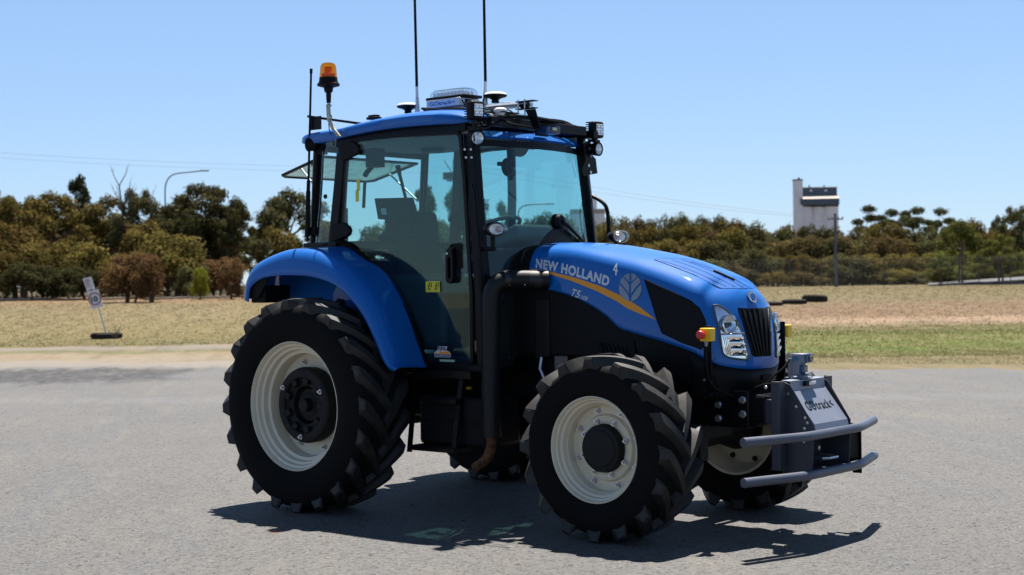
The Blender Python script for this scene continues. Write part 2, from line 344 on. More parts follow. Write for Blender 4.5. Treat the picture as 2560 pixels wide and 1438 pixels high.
# side shields below the hood (dark grey plastic, louvred)
for s in (-1, 1):
    m = MB(); y0 = .405
    top = [(1.44, 1.76), (1.56, 1.66), (1.87, 1.54), (2.07, 1.46), (2.27, 1.33), (2.36, 1.28)]; bot = [(1.44, 1.14), (1.56, 1.12), (1.87, 1.12), (2.07, 1.13), (2.27, 1.10), (2.40, 1.06)]
    m.slab([[(x, s * (y0 - .012), z) for x, z in top], [(x * .5 + xb * .5, s * (y0 + .004), (z + zb) / 2) for (x, z), (xb, zb) in zip(top, bot)], [(x, s * (y0 - .004), z) for x, z in bot]], (0, -s * .02, 0))
    p = m.build('side_shield', GREYP, T, smooth=50)
    if s < 0:
        for i in range(7):
            x = 2.10 + i * .034; MB().tube([(x, s * (y0 + .004), 1.205 - i * .004), (x + .03, s * (y0 + .002), 1.12 - i * .004)], .009, 6).build('louvre', BLK, p)
    m = MB(); m.slab([[(2.36, s * .400, 1.30), (2.55, s * .408, 1.26), (2.80, s * .405, 1.19), (2.97, s * .375, 1.12)], [(2.40, s * .39, 1.0), (2.55, s * .39, .98), (2.80, s * .385, .95), (2.95, s * .34, .92)]], (0, -s * .02, 0))
    m.build('lower_side_panel', BLK, T, smooth=50)

# ------------------------------------------------------------------ hood
XS = [1.50, 1.56, 1.62, 1.75, 1.90, 2.05, 2.17, 2.28, 2.40, 2.60, 2.82]
def spine(x): return interp(x, [1.2, 1.53, 1.80, 2.01, 2.25, 2.47, 2.66, 2.84, 2.94, 3.00, 3.03], [1.885, 1.885, 1.876, 1.852, 1.812, 1.768, 1.712, 1.638, 1.585, 1.538, 1.47])
plan = [(x, -interp(x, [1.53, 2.0, 2.5, 2.82], [.405, .430, .438, .428]), None) for x in XS]
plan += [(2.90, -.412, 0), (2.97, -.372, 0), (3.03, -.305, 0), (3.07, -.225, 0), (3.095, -.14, 0), (3.105, -.07, 0), (3.108, 0, 0)]
zsh = [1.800, 1.800, 1.800, 1.797, 1.778, 1.743, 1.714, 1.690, 1.660, 1.598, 1.518, 1.482, 1.452, 1.436, 1.432, 1.440, 1.450, 1.455]
zbt = [1.672, 1.660, 1.575, 1.545, 1.508, 1.450, 1.385, 1.305, 1.272, 1.225, 1.165, 1.125, 1.085, 1.062, 1.050, 1.042, 1.040, 1.040]
hood_rows = []
for (x, y, _), zs, zb in zip(plan, zsh, zbt):
    nose = x > 2.85; row = []
    for t in (0, .06, .3, .55, .78, .92, 1.0):               # wall: bottom -> shoulder, leaning inwards
        lean = (.045 * t ** 2.2 if not nose else .012 * t + .06 * t ** 3)
        d = Vector((0, 1, 0)) if not nose else Vector((-(x - 2.80), -y * 1.0, 0)).normalized()
        k = .006 * (1 - min(1, t / .06))
        row.append(Vector((x, y, lerp(zb, zs, t))) + d * (lean - k * 0))
    P0 = row[-1]; T0 = (row[-1] - row[-2]).normalized()
    if not nose: S = Vector((x, 0, spine(x)))
    else:
        q = (x - 2.82) / (3.108 - 2.82); S = Vector((2.82 + .18 * q, 0, spine(2.82 + .18 * q)))
    dist = (S - P0).length; C1 = P0 + (T0 * .7 + Vector((0, 0, .15))) * min(.09, dist * .3) + Vector((0, 0, .0)); C2 = lerp(P0, S, .45); C2.z = S.z + .0 * dist if not nose else lerp(P0.z, S.z, .80)
    for k in range(1, 9):
        t = k / 8; row.append(P0 * (1 - t) ** 3 + C1 * 3 * t * (1 - t) ** 2 + C2 * 3 * t * t * (1 - t) + S * t ** 3)
    hood_rows.append(row)
# refine along the length with splines
cols = list(zip(*hood_rows)); cols = [catm(c, 5) for c in cols]; rows = [list(r) for r in zip(*cols)]
h = MB(); h.grid(rows); h.mirror()
HOOD = h.build('hood', BLUE, T, smooth=60)
mo = HOOD.modifiers.new('thickness', 'SOLIDIFY'); mo.thickness = .006; mo.offset = -1
bvh = BVHTree.FromPolygons([v.co for v in HOOD.data.vertices], [tuple(p.vertices) for p in HOOD.data.polygons])
def on_hood(px, py, off=.003, tree=None):
    d = ray(px, py).normalized(); hit, n, i, ds = (tree or bvh).ray_cast(CAM, d)
    if hit is None or ds > 12: return None
    if n.dot(d) > 0: n = -n
    return hit + n * off
def patch(poly, off=.003, cuts=3, smooth=0, tree=None, hole=None):
    if smooth: poly = [(v.x, v.y) for v in catm([(a, b, 0) for a, b in poly], smooth, True)]
    bm = bmesh.new(); vs = [bm.verts.new((a, b, 0)) for a, b in poly]; bm.faces.new(vs)
    bmesh.ops.triangulate(bm, faces=bm.faces[:]); bmesh.ops.subdivide_edges(bm, edges=bm.edges[:], cuts=cuts, use_grid_fill=True)
    bmesh.ops.triangulate(bm, faces=bm.faces[:]); bm.verts.index_update()
    pts = [on_hood(v.co.x, v.co.y, off, tree) for v in bm.verts]; m = MB()
    ok = [i for i, p in enumerate(pts) if p is not None]; idx = {i: k for k, i in enumerate(ok)}
    m.add([pts[i] for i in ok], [tuple(idx[v.index] for v in f.verts) for f in bm.faces if all(v.index in idx for v in f.verts)]); bm.free()
    return m
def line_strip(pts, w, off=.004, tree=None):             # raised strip along photo points
    P = [on_hood(a, b, off, tree) for a, b in pts]; P = [p for p in P if p is not None]
    return MB().tube(P, w, 6) if len(P) > 1 else MB()
WIN = [(1612, 699), (1640, 713), (1690, 735), (1725, 752), (1748, 771), (1762, 800), (1768, 835), (1769, 858), (1752, 873), (1705, 856), (1656, 832), (1645, 805), (1630, 755)]
patch(WIN, .003, 3).pair('mesh_window', pm('black_mesh', (.004, .004, .005), .5, 0, 0, .15, bump=.4, bscale=700), HOOD)
P = [(a, b) for a, b in WIN]; s_ = line_strip(P + [P[0]], .0045, .002); s_.pair('window_seal', BLK, HOOD)
GR = [(1845, 771), (1870, 773), (1895, 772), (1921, 769), (1925, 774), (1926, 830), (1926, 888), (1922, 889.5), (1886, 891), (1880, 887), (1866, 838), (1851, 790)]
g = patch(GR, .004, 3); g.build('grille', pm('grille_mesh', (.008, .008, .009), .5, 0, 0, .2, bump=.8, bscale=500), HOOD)
gr = MB()
for k in range(6):
    t = (k + .5) / 6; x0 = lerp(1847, 1924, t); x1 = lerp(1886, 1925, t); pts = []
    for j in range(9):
        u = j / 8; pts.append((lerp(x0, x1, u ** 1.0) - 5 * sin(pi * u) * (1 - t) * 0, lerp(774, 889, u)))
    P = [on_hood(a, b, .009) for a, b in pts]; P = [p for p in P if p]
    if len(P) > 2: gr.tube(P, .0065, 6)
gr.build('grille_bar', BLK, HOOD)
line_strip(GR + [GR[0]], .004, .003).build('grille_frame', BLK, HOOD)
# hood vent deck, badge and front bead
DECK = [(1636, 650), (1670, 647), (1720, 649), (1760, 662), (1800, 680), (1850, 704), (1890, 721), (1865, 722), (1800, 721), (1782, 712), (1740, 690), (1690, 670), (1655, 657)]
patch(DECK, .0025, 3).build('vent_deck', DECKBLUE, HOOD)
line_strip(DECK + [DECK[0]], .0022, .002).build('deck_seam', BLK, HOOD)
pf = MB()
for a0, a1, b0, b1 in ((1655, 1812, 653, 716), (1680, 1835, 651, 717), (1705, 1855, 650, 718), (1728, 1872, 655, 719)):
    for j in range(42):
        t = j / 41; p = on_hood(lerp(a0, a1, t), lerp(b0, b1, t) - 5 * sin(pi * t), .0028)
        if p: pf.box(p, (.008, .006, .002))
pf.build('vent_slots', pm('vent_hole', (.01, .012, .03), .6), HOOD)
pa = [on_hood(a, b, .008) for a, b in ((1784, 679), (1800, 686), (1822, 696), (1835, 702))]; MB().tube([p for p in pa if p], .007, 8).build('deck_handle', BLK, HOOD)
bd = MB(); bpts = [(1866, 733), (1874, 731), (1882, 735), (1888, 745), (1887, 755), (1881, 757), (1873, 751), (1867, 742)]
bg_ = patch(bpts, .012, 1, 4); bg_.build('badge', STEEL, HOOD); line_strip(bpts + [bpts[0]], .0045, .010).build('badge_rim', CHROME, HOOD)
bl = patch([(1871, 739), (1876, 736), (1879, 748), (1881, 737), (1885, 744), (1883, 753), (1878, 752)], .016, 0); bl.build('badge_mark', LBLUE, HOOD)
# headlights: chrome bowl, round upper lamp, lower lamp, clear cover, dark rim
HL = [(1783, 764), (1795, 765), (1812, 773), (1830, 790), (1846, 812), (1858, 840), (1867, 872), (1872, 895), (1866, 899), (1840, 897), (1820, 893), (1808, 884), (1803, 862), (1798, 825), (1788, 790)]
for s in (-1, 1):
    m = patch(HL, .002, 2, 3); 
    if s > 0: m.v = [Vector((v.x, -v.y, v.z)) for v in m.v]
    hl = m.build('headlight', CHROME, HOOD, label='large faceted chrome headlight with a round upper lamp')
    def P3(a, b, off):
        p = on_hood(a, b, off); return Vector((p.x, s * -p.y, p.z)) if p else Vector((3, s * .3, 1.2))
    def nrm(a, b):
        p, q, r = P3(a, b, 0), P3(a + 6, b, 0), P3(a, b + 6, 0); n_ = (q - p).cross(r - p).normalized(); return n_ if n_.x > 0 else -n_
    n1 = nrm(1820, 812)
    n1 = (n1 + Vector((.5, 0, 0))).normalized()
    c0 = P3(1821, 812, .0)
    MB().lathe([(-.01, .064), (.022, .062), (.026, .056), (.012, .050), (.004, .03), (.0, .0005)], c0, n1, 40).build('upper_lamp', CHROME, hl)
    MB().lathe([(.018, .050), (.026, .03), (.028, .0005)], c0, n1, 32).build('lamp_lens', glassm('lamp_lens', (.75, .78, .82), 1.2, .05), hl)
    MB().lathe([(.002, .014), (.02, .012), (.024, .0005)], c0, n1, 12).build('bulb', IRON, hl)
    bar = MB(); bar.tube([P3(a, b, .012) for a, b in ((1800, 836), (1830, 835), (1857, 834))], .006, 6); bar.build('divider', STEEL, hl)
    lo = MB()
    for k, (b0, b1) in enumerate(((842, 855), (858, 872), (875, 890))):
        xa = lerp(1816, 1826, k / 2); xb = lerp(1856, 1864, k / 2)
        rws = [[P3(lerp(xa, xb, t), lerp(b0, b1, u), .004 + .022 * sin(pi * (1 - u) * .5) * (1 - .6 * abs(2 * t - 1))) for t in (0, .2, .4, .6, .8, 1)] for u in (0, .35, .7, 1)]
        lo.grid(rws)
    for k in range(4): lo.tube([P3(1806 + 4 * k, 842, .006), P3(1811 + 4 * k, 870, .006), P3(1817 + 4 * k, 888, .006)], .005, 5)
    lo.build('lower_lamp', CHROME, hl, smooth=25)
    rm = MB().tube([P3(v.x, v.y, .004) for v in catm([(a, b, 0) for a, b in HL + [HL[0]]], 3)], .0065, 8); rm.build('headlight_rim', pm('grey_rim', (.06, .065, .075), .35), hl)
    lens = patch(HL, .010, 2, 3)
    if s > 0: lens.v = [Vector((v.x, -v.y, v.z)) for v in lens.v]
    lens.build('headlight_cover', CLEAR, hl)
# stripe, words and leaf emblem on both sides of the hood
ST = [(1327, 672), (1380, 680), (1440, 695), (1500, 715), (1560, 743), (1600, 768), (1641, 800), (1600, 785), (1570, 772), (1540, 752), (1490, 727), (1430, 703), (1380, 687), (1327, 677)]
patch(ST, .0018, 3).pair('orange_stripe', ORANGE, HOOD)
LT = [(1327, 677), (1380, 687), (1430, 703), (1490, 727), (1540, 752), (1575, 777), (1650, 850), (1740, 880), (1650, 838), (1560, 825), (1549, 820), (1490, 775), (1425, 737), (1352, 702), (1330, 690)]
def hood_text(txt, top, bot, name, mat, off=.0022, **k):
    uv, fs = text_mesh(txt, **k); m = MB(); vs = []
    def q(p, t): return Vector(p[0]).lerp(Vector(p[2]), t) + (Vector(p[1]) - (Vector(p[0]) + Vector(p[2])) * .5) * 4 * t * (1 - t)
    for u, v in uv:
        p = q(bot, u).lerp(q(top, u), v); vs.append(on_hood(p.x, p.y, off) or Vector((2, -.45, 1.6)))
    return m.add(vs, fs).build(name, mat, HOOD, smooth=0)
hood_text('NEW HOLLAND', [(1341, 646.5), (1431, 664), (1526, 692)], [(1339, 670.5), (1428, 689), (1521, 717)], 'lettering', SILTXT, bold=.045, space=1.12)
hood_text('T5', [(1433, 722), (1443, 725), (1455, 728)], [(1425, 738), (1435, 742), (1447, 745)], 'model_lettering', SILTXT, bold=.012, shear=.0)
hood_text('.105', [(1451, 737), (1461, 740), (1472, 743)], [(1447, 745), (1457, 749), (1467, 752)], 'model_lettering', SILTXT, bold=.01)
hood_text('4', [(1535, 656), (1539, 657), (1546, 658)], [(1532, 686), (1537, 688), (1544, 690)], 'number', WHITE, bold=.0)
EM = [[(1575, 684), (1575, 706), (1569, 700), (1560, 691), (1566, 686.5)], [(1579, 684), (1579, 706), (1586, 700), (1594, 691.5), (1588, 686.5)],
      [(1558, 693), (1568, 703), (1574, 713), (1574, 735), (1564, 722), (1551, 706), (1553, 699)], [(1596, 693.5), (1601, 700), (1603, 706), (1590, 719), (1579, 735), (1578, 713), (1585, 703)],
      [(1549, 711), (1560, 722), (1571, 736), (1575, 753), (1566, 751), (1557, 745), (1551, 736), (1548, 724)], [(1604, 711), (1605, 724), (1601, 738), (1594, 747), (1586, 752), (1578, 754), (1581, 740), (1592, 724)]]
em = MB()
for p in EM:
    q = patch(p, .0045, 1); em.add(q.v, q.f)
em.pair('leaf_emblem', GREYVIN, HOOD)
# rear lip of the hood and cowl
cw = MB(); r0 = rows[0]; cw.slab([[Vector((v.x - .09, v.y * 1.0, v.z - .002 + (.0))) for v in r0], [Vector((v.x + .004, v.y * 1.005, v.z - .002)) for v in r0]], (0, .01, -.01)); cw.mirror()
cw.build('hood_cowl', BLK, T, smooth=50)
n_ = MB(); low = []
for (x, y, _), zb in zip(plan[10:], zbt[10:]):
    d = Vector((-(x - 2.6), -y, 0)).normalized(); low.append([Vector((x, y, zb + .004)) + d * .006, Vector((x, y, zb - .09)) + d * .022, Vector((x, y, .88)) + d * .045, Vector((x, y, .845)) + d * .075])
ll = [catm([r[i] for r in low], 3) for i in range(4)]; n_.grid(ll); n_.mirror()
ap = n_.build('lower_apron', BLK, T, smooth=50); ap.modifiers.new('t', 'SOLIDIFY').thickness = .006
MB().box((3.098, .03, .985), (.012, .11, .035)).build('apron_slot', GREYP, ap, bevel=.004)

# ------------------------------------------------------------------ cab
DOORY = -.68
def D(px, py, y=DOORY): return U(px, py, 'y', y)
def inset(poly, k):
    c = sum(poly, Vector()) / len(poly); n = len(poly); out = []
    for i in range(n):
        a, b, d = poly[i - 1], poly[i], poly[(i + 1) % n]; e1 = (b - a).normalized(); e2 = (d - b).normalized()
        n1 = Vector((-e1.z, 0, e1.x)); n2 = Vector((-e2.z, 0, e2.x)); 
        if (c - b).dot(n1) < 0: n1 = -n1
        if (c - b).dot(n2) < 0: n2 = -n2
        if n1.dot(n2) < 0: n2 = n1
        bis = (n1 + n2).normalized(); out.append(b + bis * (k / max(.5, bis.dot(n1))))
    return out
door = [D(*p) for p in ((866, 352), (900, 343), (1000, 334), (1143, 327), (1153, 338), (1163, 450), (1172, 600), (1181, 740), (1183, 905), (1172, 915), (1068, 914), (1054, 896), (1040, 845), (1005, 770), (955, 700), (900, 640), (853, 607), (852, 560), (858, 450))]
dr = MB().ring(door, inset(door, .030), (0, .02, 0)); DF = dr.build('door', SATIN, T, smooth=30, bevel=.004)
MB().prism(inset(door, .026), (0, .006, 0)).build('door_glass', GLASSD, DF, smooth=0)
# mirror door on the left side
MB().ring([Vector((p.x, -p.y, p.z)) for p in door], [Vector((p.x, -p.y, p.z)) for p in inset(door, .030)], (0, -.02, 0)).build('left_door', SATIN, T, smooth=30)
MB().prism([Vector((p.x, -p.y, p.z)) for p in inset(door, .026)], (0, -.006, 0)).build('door_glass', GLASS, T, smooth=0)
# handle, hinges, stickers on the door
hd = MB(); hc = D(1133, 664); hd.ring([hc + Vector((x, 0, z)) for x, z in ((-.028, .11), (.0, .125), (.028, .115), (.034, .05), (.034, -.09), (.026, -.115), (0, -.125), (-.026, -.115), (-.034, -.09), (-.034, .05))],
      [hc + Vector((x, 0, z)) for x, z in ((-.010, .05), (.0, .055), (.010, .05), (.014, .03), (.014, -.065), (.010, -.085), (0, -.09), (-.010, -.085), (-.014, -.065), (-.014, .03))], (0, -.045, 0))
H_ = hd.build('door_handle', SATIN, DF, smooth=40, bevel=.008)
MB().prism([hc + Vector((x, .004, z)) for x, z in ((-.055, .10), (-.02, .15), (.075, .155), (.09, .14), (.09, -.02), (.02, -.03), (-.055, .04))], (0, -.008, 0)).build('handle_plate', GREYP, DF, bevel=.004)
MB().lathe([(0, .008), (.006, .008), (.006, .0005)], hc + Vector((-.014, -.043, .083)), (0, -1, 0), 16).build('lock', STEEL, H_)
for q in ((902, 373), (880, 577)):
    c = D(*q); m = MB(); m.prism([c + Vector((x, 0, z)) for x, z in ((-.20, .055), (-.05, .06), (0, .03), (.012, 0), (0, -.03), (-.03, -.045), (-.16, -.075), (-.20, -.07))], (0, -.03, 0))
    m.build('door_hinge', BLK, DF, bevel=.01, smooth=40)
st = MB()
for a, b in ((896, 462), (893, 490)):
    c = D(a, b, DOORY - .007); st.box(c, (.034, .001, .085))
st.build('warning_sticker', STICKY, DF)
c = D(1082, 717, DOORY - .007); st = MB(); st.box(c, (.135, .001, .075)); sk = st.build('exit_sticker', STICKY, DF)
fg = MB()
for k in (-1, 1):
    o_ = c + Vector((k * .034, -.002, 0)); fg.lathe([(0, .0065), (.001, .0065), (.001, .0003)], o_ + Vector((.004, 0, .022)), (0, -1, 0), 10)
    for p, q in (((.0, .014), (-.004, -.006)), ((.002, .010), (.016, .004)), ((.0, .010), (-.014, .004)), ((-.004, -.006), (.010, -.014)), ((.010, -.014), (.006, -.028)), ((-.004, -.006), (-.014, -.026)), ((.024, .03), (.024, -.005))):
        fg.tube([o_ + Vector((p[0], 0, p[1])), o_ + Vector((q[0], 0, q[1]))], .0022, 5)
fg.build('pictogram', BLK, sk)
# dealer sticker
c = D(1106, 880, DOORY - .0075); m = MB(); 
ol = [(-.076, -.036), (.076, -.036), (.076, -.010), (.06, .004), (.035, .010), (.045, .038), (-.042, .040), (-.048, .008), (-.066, .0), (-.076, -.010)]
S1 = MB().prism([c + Vector((x, 0, z)) for x, z in ol], (0, -.0006, 0)).build('dealer_sticker', WHITE, DF, smooth=0)
MB().prism([c + Vector((x, -.0012, z)) for x, z in ((-.073, -.014), (-.045, .003), (-.02, .009), (0, -.003), (.03, .009), (.06, .001), (.073, -.014))], (0, -.0006, 0)).build('sticker_hill', ORANGE, S1, smooth=0)
MB().prism([c + Vector((x, -.0012, z)) for x, z in ((-.073, -.016), (.073, -.016), (.073, -.033), (-.073, -.033))], (0, -.0006, 0)).build('sticker_band', NAVY, S1, smooth=0)
decal_text(MB(), 'RURAL', c + Vector((-.040, -.003, .010)), (.079, 0, 0), (0, 0, .028), bold=.06).build('sticker_text', NAVY, S1, smooth=0)
decal_text(MB(), 'CORP.', c + Vector((.012, -.0032, .003)), (.04, 0, 0), (0, 0, .007), bold=.03).build('sticker_text', WHITE, S1, smooth=0)
decal_text(MB(), 'GUNNER - SHEPPARTON - ECHUCA', c + Vector((-.066, -.003, -.028)), (.132, 0, 0), (0, 0, .007), bold=.02).build('sticker_text', WHITE, S1, smooth=0)
m = MB(); [m.box(c + Vector((-.038 + .009 * cos(g), -.002, .002 + .009 * sin(g))), (.008, .001, .008)) for g in [k * 1.05 for k in range(6)]]; m.build('sticker_flower', WHITE, S1, smooth=0)
MB().box(D(1118, 902, DOORY - .007), (.14, .001, .016)).build('light_strip_sticker', pm('pale_green_strip', (.28, .42, .33), .5), DF)
# pillars, sills, frame
for s in (-1, 1):
    def X(v): return Vector((v[0], s * v[1], v[2]))
    ap_ = [(1.175, .640, 2.68), (1.205, .652, 2.40), (1.245, .664, 2.0), (1.285, .672, 1.6), (1.300, .672, 1.05)]
    m = MB(); rws = []
    for x, y, z in ap_: rws.append([X((x - .045, y + .008, z)), X((x + .035, y, z)), X((x + .055, y - .055, z)), X((x - .02, y - .07, z))])
    m.grid(rws, wrap=True); m.f += [(3, 2, 1, 0)]; m.build('front_pillar', SATIN, T, smooth=40, bevel=.008)
    m = MB(); m.tube([X((1.255, .695, 2.28)), X((1.28, .70, 2.22)), X((1.315, .702, 1.9)), X((1.33, .698, 1.5)), X((1.325, .68, 1.15))], .014, 10); (m.build('grab_rail', BLK, T) if s < 0 else None)
    rp = [(-.05, .668, 2.69), (-.08, .678, 2.4), (-.12, .686, 2.1), (-.15, .69, 1.90)]
    m = MB(); rws = []
    for x, y, z in rp: rws.append([X((x - .05, y, z)), X((x + .04, y, z)), X((x + .04, y - .06, z)), X((x - .05, y - .06, z))])
    m.grid(rws, wrap=True); m.build('middle_pillar', SATIN, T, smooth=40, bevel=.008)
    # rear quarter glass curving round the corner
    rws = []
    for z, dx in ((2.69, 0), (2.45, -.02), (2.2, -.05), (1.92, -.10)):
        rws.append([X((-.08 + dx * .8, .672, z)), X((-.19 + dx, .668, z)), X((-.27 + dx, .650, z)), X((-.33 + dx, .615, z)), X((-.36 + dx, .575, z))])
    MB().grid(rws).build('quarter_glass', GLASS, T, smooth=60)
    m = MB(); m.tube([r[-1] for r in rws], .016, 8); m.tube([(-.40, s * .59, 2.69), (-.43, s * .59, 2.3), (-.46, s * .59, 1.9)], .03, 8); m.tube([rws[-1][0], rws[-1][2], rws[-1][4]], .014, 8)
    m.build('rear_pillar', SATIN, T)
    MB().lathe([(0, .018), (.008, .016), (.008, .0005)], X((-.23, .672, 2.27)), (0, s, 0), 20).build('glass_stud', BLK, T)
    MB().box((-.20, s * .36, 1.9), (.6, .60, .06)).build('cab_rear_shelf', SATIN, T, bevel=.005); MB().box((.35, s * .66, .985), (1.0, .02, .06)).build('cab_sill', SATIN, T, bevel=.005)
fl = MB(); fl.box((.96, -.655, 1.015), (.74, .09, .075)).box((.96, .655, 1.015), (.74, .09, .075)).box((.65, 0, 1.0), (1.35, 1.3, .05)); fl.build('cab_floor', SATIN, T, bevel=.008)
for px, py in ((1041, 934), (1067, 934), (1150, 935), (1160, 936)):
    MB().lathe([(0, .014), (.008, .012), (.010, .0005)], U(px, py, 'y', -.702), (0, -1, 0), 14).build('bolt', STEEL, T)
# lower cab wall behind the wheel, inner fender walls
for s in (-1, 1):
    wl = [(-.78, 1.49), (-.755, 1.64), (-.69, 1.745), (-.58, 1.805), (-.30, 1.88), (.05, 1.86), (.26, 1.76), (.48, 1.55), (.66, 1.30), (.78, 1.03), (.50, 1.03), (.35, 1.18), (-.1, 1.30), (-.40, 1.25)]
    MB().prism([(x, s * .680, z) for x, z in wl], (0, -s * .02, 0)).build('inner_fender', BLUE, T, smooth=0)
# windscreen
def ws(y, z, off=0):
    x = interp(z, [1.05, 1.5, 1.9, 2.3, 2.60], [1.32, 1.31, 1.27, 1.22, 1.165]) + .13 * (1 - (y / .62) ** 2); return Vector((x + off, y, z))
zz = [1.08, 1.3, 1.5, 1.7, 1.9, 2.1, 2.3, 2.45, 2.60]; yy = [-.62 + 1.24 * k / 16 for k in range(17)]
MB().grid([[ws(y, z) for y in yy] for z in zz]).build('windscreen', GLASS, T, smooth=60)
wf = MB()
for y0, y1 in ((-.62, -.59), (.59, .62)): wf.slab([[ws(y0, z, .003), ws(y1, z, .003)] for z in zz], (-.01, 0, 0))
wf.slab([[ws(y, 2.60, .004), ws(y, 2.555, .004)] for y in yy], (-.012, 0, 0))
wf.build('windscreen_frame', SATIN, T, smooth=50)
fr = MB(); fr.slab([[ws(y, 1.70, .004) for y in (-.17, -.15, -.05, .1, .2, .24, .28, .33)], [ws(y, z, .004) for y, z in ((-.16, 1.86), (-.13, 1.9), (-.06, 1.95), (.06, 2.02), (.16, 2.03), (.22, 1.95), (.24, 1.90), (.50, 1.86))]], (-.006, 0, 0))
fr.build('wiper_panel', SATIN, T)
wp = ws(.06, 2.04, .03); wm = MB(); wm.lathe([(-.04, .055), (.0, .055), (.02, .04), (.022, .0005)], wp, (1, 0, 0), 24); wm.tube([wp + Vector((.02, 0, 0)), ws(.13, 2.01, .05), ws(.30, 1.93, .035), ws(.48, 1.85, .025)], [.016, .013, .010, .007], 8)
W_ = wm.build('wiper', BLK, T); MB().tube([ws(.13, 1.98, .018), ws(.32, 1.90, .018), ws(.54, 1.82, .018)], .006, 6).build('wiper_blade', RUB, W_)
# blue windscreen header
MB().slab([[ws(y, 2.665, -.02) for y in yy], [ws(y, 2.625, .018) for y in yy]], (-.02, 0, -.012)).build('roof_header', BLUE, T, smooth=50)
# ------------------------------------------------------------------ roof: side rails, rear cap, glass hatch
RX = [-.59, -.53, -.43, -.28, -.11, -.03, .22, .47, .72, .97, 1.12, 1.21]
RL = [2.700, 2.690, 2.680, 2.675, 2.680, 2.690, 2.708, 2.718, 2.718, 2.712, 2.705, 2.715]      # lower edge
RE = [2.720, 2.745, 2.755, 2.757, 2.757, 2.762, 2.782, 2.796, 2.800, 2.790, 2.770, 2.745]      # side crease
RT = [2.735, 2.775, 2.800, 2.815, 2.825, 2.835, 2.868, 2.885, 2.885, 2.862, 2.83, 2.790]       # crown
RWd = [.57, .63, .665, .685, .70, .71, .72, .725, .725, .715, .70, .665]
def roof_rows(y0, y1):                                    # y fractions 0 = centre .. 1 = edge
    R_ = []
    for x, l, e_, t, w in zip(RX, RL, RE, RT, RWd):
        row = [Vector((x, -(w - .05), l - .004)), Vector((x, -(w - .004), l)), Vector((x, -w, l + .012)), Vector((x, -(w - .004), e_ - .012)), Vector((x, -(w - .018), e_))]
        for f in (.90, .80, .70, .60, .5, .35, .2, 0): row.append(Vector((x, -w * f, t - (t - e_) * (f ** 2.2))))
        R_.append(row)
    cs = [catm(c, 3) for c in zip(*R_)]; return [list(r) for r in zip(*cs)]
rr = roof_rows(0, 1); k0 = 3 * 8 - 1                      # front glass begins behind x .6
m = MB(); full = [r for r in rr[:k0 + 1]]; m.grid(full); m.grid([r[:8] for r in rr[k0:]]); m.mirror()
ROOF = m.build('roof', BLUE, T, smooth=45); mo = ROOF.modifiers.new('t', 'SOLIDIFY'); mo.thickness = .012; mo.offset = -1
gl = MB(); gl.grid([[v + Vector((0, 0, -.004)) for v in r[7:]] for r in rr[k0:]]); gl.mirror(); gl.build('roof_hatch', ROOFG, ROOF, smooth=60)
hf = MB()
for s in (-1, 1): hf.tube([Vector((v.x, s * v.y, v.z + .004)) for v in [r[7] for r in rr[k0:]]], .010, 6)
hf.tube([(rr[k0][7].x, y, interp(abs(y), [0, .5], [2.892, 2.862])) for y in (-.53, -.3, 0, .3, .53)], .010, 6); hf.tube([(1.235, y, 2.79 - .035 * abs(y / .5) ** 2) for y in (-.5, -.25, 0, .25, .5)], .013, 6)
hf.build('hatch_frame', BLK, ROOF)
m = MB(); m.slab([[(x, -.65, 2.675), (x, -.4, 2.66), (x, 0, 2.655), (x, .4, 2.66), (x, .65, 2.675)] for x in (-.40, 0, .4, .70)], (0, 0, .02))
m.box((.93, -.60, 2.66), (.50, .10, .05)).box((.93, .60, 2.66), (.50, .10, .05)).box((.72, 0, 2.67), (.06, 1.2, .05)); m.build('headliner', LINER, T)
for s in (-1, 1):
    m = MB(); m.slab([[(x, s * .675, interp(x, RX, RL) + .006), (x, s * .685, interp(x, RX, RL) - .055)] for x in (-.1, .2, .5, .8, 1.1, 1.18)], (0, -s * .05, 0)); m.build('door_header', SATIN, T, smooth=40)
MB().box((-.43, 0, 2.66), (.05, 1.2, .07)).box((-.46, 0, 1.90), (.06, 1.2, .07)).build('rear_header', SATIN, T, bevel=.01)
# opened rear window
hA, hB = Vector((-.42, -.53, 2.60)), Vector((-.42, .53, 2.60)); oA, oB = Vector((-.945, -.50, 2.475)), Vector((-.945, .50, 2.475))
pl = [hA, hA.lerp(oA, .93) + Vector((0, -.01, 0)), oA + Vector((0, .05, 0)), oB + Vector((0, -.05, 0)), hB.lerp(oB, .93) + Vector((0, .01, 0)), hB]
m = MB(); pin = [p * .945 + (sum(pl, Vector()) / 6) * .055 for p in pl]; m.ring(pl, pin, (0.004, 0, -.018)); RW = m.build('rear_window', SATIN, T, smooth=30, bevel=.003)
MB().prism([p + Vector((0, 0, -.006)) for p in pin], (.001, 0, -.005)).build('window_glass', glassm('pale_glass', (.80, .92, .90), 1.4, 0, .40), RW, smooth=0)
m = MB(); m.tube([hA.lerp(oA, .55) + Vector((0, .03, -.01)), (-.44, -.52, 2.30)], .008, 8); m.tube([hB.lerp(oB, .55) + Vector((0, -.03, -.01)), (-.44, .52, 2.30)], .008, 8)
m.box(hA.lerp(oA, .25) + Vector((0, .06, -.03)), (.08, .05, .04)); m.build('window_strut', STEEL, RW)
